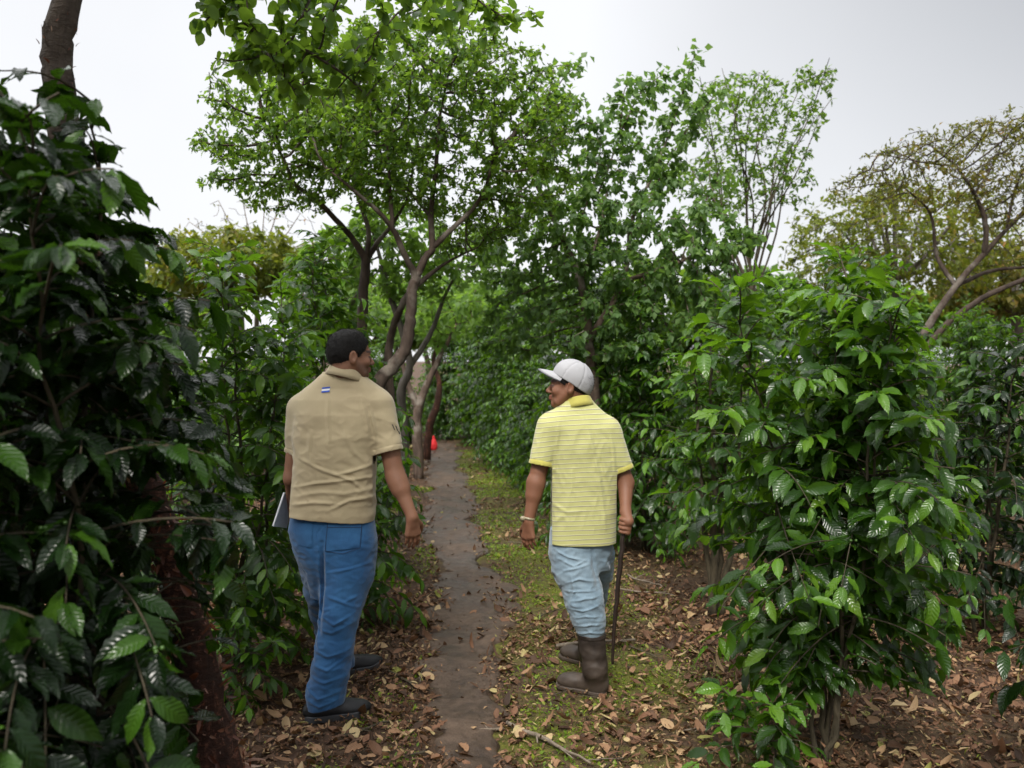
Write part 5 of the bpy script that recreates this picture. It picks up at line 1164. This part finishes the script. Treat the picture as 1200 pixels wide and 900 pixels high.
def boot(top, ank, heel, yaw, parent, org, rt, ra):
    f = np.array([math.cos(yaw), math.sin(yaw), 0]); l = np.array([-f[1], f[0], 0]); Rm = np.stack([f, l, [0, 0, 1]], 1); c = np.array(heel, float); q = lambda a, b, z: c+f*a+l*b+np.array([0, 0, z])
    lo = np.minimum.reduce([top, ank, c])-.34; hi = np.maximum.reduce([top, ank, c])+.34; lo[2] = c[2]-.005; hi[2] = top[2]+.03
    F = Field(lo, hi, .004)
    F.cap(top, ank, rt, ra, k=.02); F.cap(ank, q(.05, 0, .05), ra, .047, k=.03); F.ell(q(.055, 0, .05), (.062, .043, .058), Rm, .03); F.ell(q(.13, 0, .040), (.09, .040, .040), Rm, .03); F.ell(q(.195, .0, .036), (.064, .046, .034), Rm, .03)
    F.each(lambda d, x, y, z: d-.003*(1-2*np.abs(noisef(x, y, z, 13, 9, (1, 1, 2))))*(z > .1)*(z < .33)-.0015*noisef(x, y, z, 40, 8))
    F.each(lambda d, x, y, z: np.where(np.abs(z-(top[2]-.012)) < .009, d-.003, d))
    F.each(lambda d, x, y, z: np.maximum(np.maximum(d, .016+c[2]-z), z-top[2])); F.each(lambda d, x, y, z: np.maximum(d, -np.where(z > top[2]-.06, d+.007, .05)))
    o = link('rubber_boot', F.mesh('rubber_boot', org), M['boot'], parent)
    F = Field(np.array([lo[0], lo[1], c[2]-.015]), np.array([hi[0], hi[1], c[2]+.06]), .0035)
    for a, r_ in ((.045, .046), (.08, .041), (.12, .040), (.16, .044), (.20, .047), (.218, .043)): F.cap(q(a, 0, 0), q(a, 0, .05), r_, k=.03)
    F.each(lambda d, x, y, z: np.maximum(np.maximum(d, c[2]-z), z-c[2]-.020)); link('sole', F.mesh('sole', org), M['boot'], o)
    return o
hb_ = at(714, 818, 4.07); hb_[2] = float(gh(hb_[0], hb_[1]))+.004
boot(at(692.5, 741, 4.10), at(697.5, 784, 4.09), hb_+[-.012, .02, 0], math.pi-.50, man2, O2, .0665, .055)
hb2 = at(701, 790, 4.46); hb2[2] = float(gh(hb2[0], hb2[1]))+.004
boot(at(690, 738, 4.45), at(691, 765, 4.46), hb2+[.0, -.02, 0], math.pi-.80, man2, O2, .062, .052)
# walking stick
P, rd = smooth_line([gpt-sax*.034, gpt, at(729, 640, 4.05), at(724, 690, 4.05), at(719.5, 735, 4.06), at(718, 778, 4.06)], [.011, .0115, .012, .0115, .0095, .007], 6, .12, 4)
ws = link('walking_stick', tubes([(P, rd)], 9, 'walking_stick', org=P[0], wob=.04), M['stick']); ws.location = tuple(P[0]); tag(ws, 'dark slightly curved walking stick in the fist of the man in yellow', 'walking stick')
# red bag far down the path
F = Field((-.14, -.11, -.01), (.14, .11, .34), .008); F.ell((0, 0, .10), (.095, .07, .11), None, .02); F.ell((.01, 0, .19), (.045, .04, .06), None, .03); F.cap((.01, 0, .2), (.0, 0, .27), .018, .028, k=.02)
fold_noise(F, .006, 18, (1, 1, .8), 3); F.each(lambda d, x, y, z: np.maximum(d, -z))
b_ = at(508, 520, 16.0); b_[2] = float(gh(b_[0], b_[1])); rb = link('bag', F.mesh('bag', (0, 0, 0)), M['red']); rb.location = tuple(b_); rb.scale = (.75, .75, .95); tag(rb, 'small red cloth bag standing at the far end of the path', 'bag')
# ------------------------------------------------------------------ light, sky, camera
SUN_EL, SUN_AZ = R(48), R(192)           # azimuth measured from +Y towards +X
w = bpy.data.worlds.new('World'); S.world = w; w.use_nodes = True; nt = w.node_tree; nt.nodes.clear()
sky = nt.nodes.new('ShaderNodeTexSky'); sky.sky_type = 'NISHITA'; sky.sun_disc = False; sky.sun_elevation = SUN_EL; sky.sun_rotation = SUN_AZ; sky.dust_density = 3
tc = nt.nodes.new('ShaderNodeTexCoord'); sp_ = nt.nodes.new('ShaderNodeSeparateXYZ'); nt.links.new(tc.outputs['Generated'], sp_.inputs[0])
n_ = noise(nt, 1.6, 4, .5, tc.outputs['Generated'])
# cloud deck: brighter overhead, soft uneven patches, lens vignette painted in as darkening to the upper right
el = ramp(nt, [(0, (.160, .160, .161)), (.40, (.150, .151, .153)), (.58, (.42, .42, .422)), (1, (.72, .72, .72))], math_(nt, 'MAXIMUM', sp_.outputs['Z'], 0.0)).outputs[0]
pt = mixc(nt, n_, (.80, .80, .81), (1.12, 1.12, 1.12))
cl = mixc(nt, 1.0, mixc(nt, 1.0, el, pt, 'MULTIPLY'), (28.0, 28.0, 28.0), 'MULTIPLY')
vignette = math_(nt, 'MULTIPLY', math_(nt, 'MULTIPLY', math_(nt, 'SUBTRACT', sp_.outputs['X'], .08, True), math_(nt, 'SUBTRACT', sp_.outputs['Z'], .02, True)), 6.0, True)
cl = mixc(nt, math_(nt, 'MULTIPLY', vignette, .95), cl, (2.0, 2.03, 2.1))
out = mixc(nt, .93, sky.outputs[0], cl)
bg = nt.nodes.new('ShaderNodeBackground'); bg.inputs[1].default_value = .1; nt.links.new(out, bg.inputs[0]); wo = nt.nodes.new('ShaderNodeOutputWorld'); nt.links.new(bg.outputs[0], wo.inputs[0])
sd = bpy.data.lights.new('sun', 'SUN'); sd.energy = 1.5; sd.angle = R(11); sd.color = (1, .955, .88); so = bpy.data.objects.new('sun', sd); COL.objects.link(so)
dv = Vector((math.sin(SUN_AZ)*math.cos(SUN_EL), math.cos(SUN_AZ)*math.cos(SUN_EL), math.sin(SUN_EL))); so.rotation_euler = dv.to_track_quat('Z', 'Y').to_euler()
cd = bpy.data.cameras.new('camera'); cam = bpy.data.objects.new('camera', cd); COL.objects.link(cam); S.camera = cam
cam.location = (0, 0, CAMZ); cam.rotation_euler = (R(90), 0, 0); cd.sensor_width = 36; cd.lens = 30; cd.shift_y = -20/1200; cd.clip_start = .05; cd.clip_end = 1000
cd.dof.use_dof = True; cd.dof.focus_distance = 3.7; cd.dof.aperture_fstop = 3.2
S.view_settings.view_transform = 'Standard'; S.view_settings.look = 'None'; S.view_settings.gamma = 1; S.view_settings.exposure = 1.25; S.view_settings.use_curve_mapping = False
S.cycles.max_bounces = 8; S.cycles.diffuse_bounces = 4; S.cycles.glossy_bounces = 2; S.cycles.transmission_bounces = 4; S.cycles.caustics_reflective = False; S.cycles.caustics_refractive = False
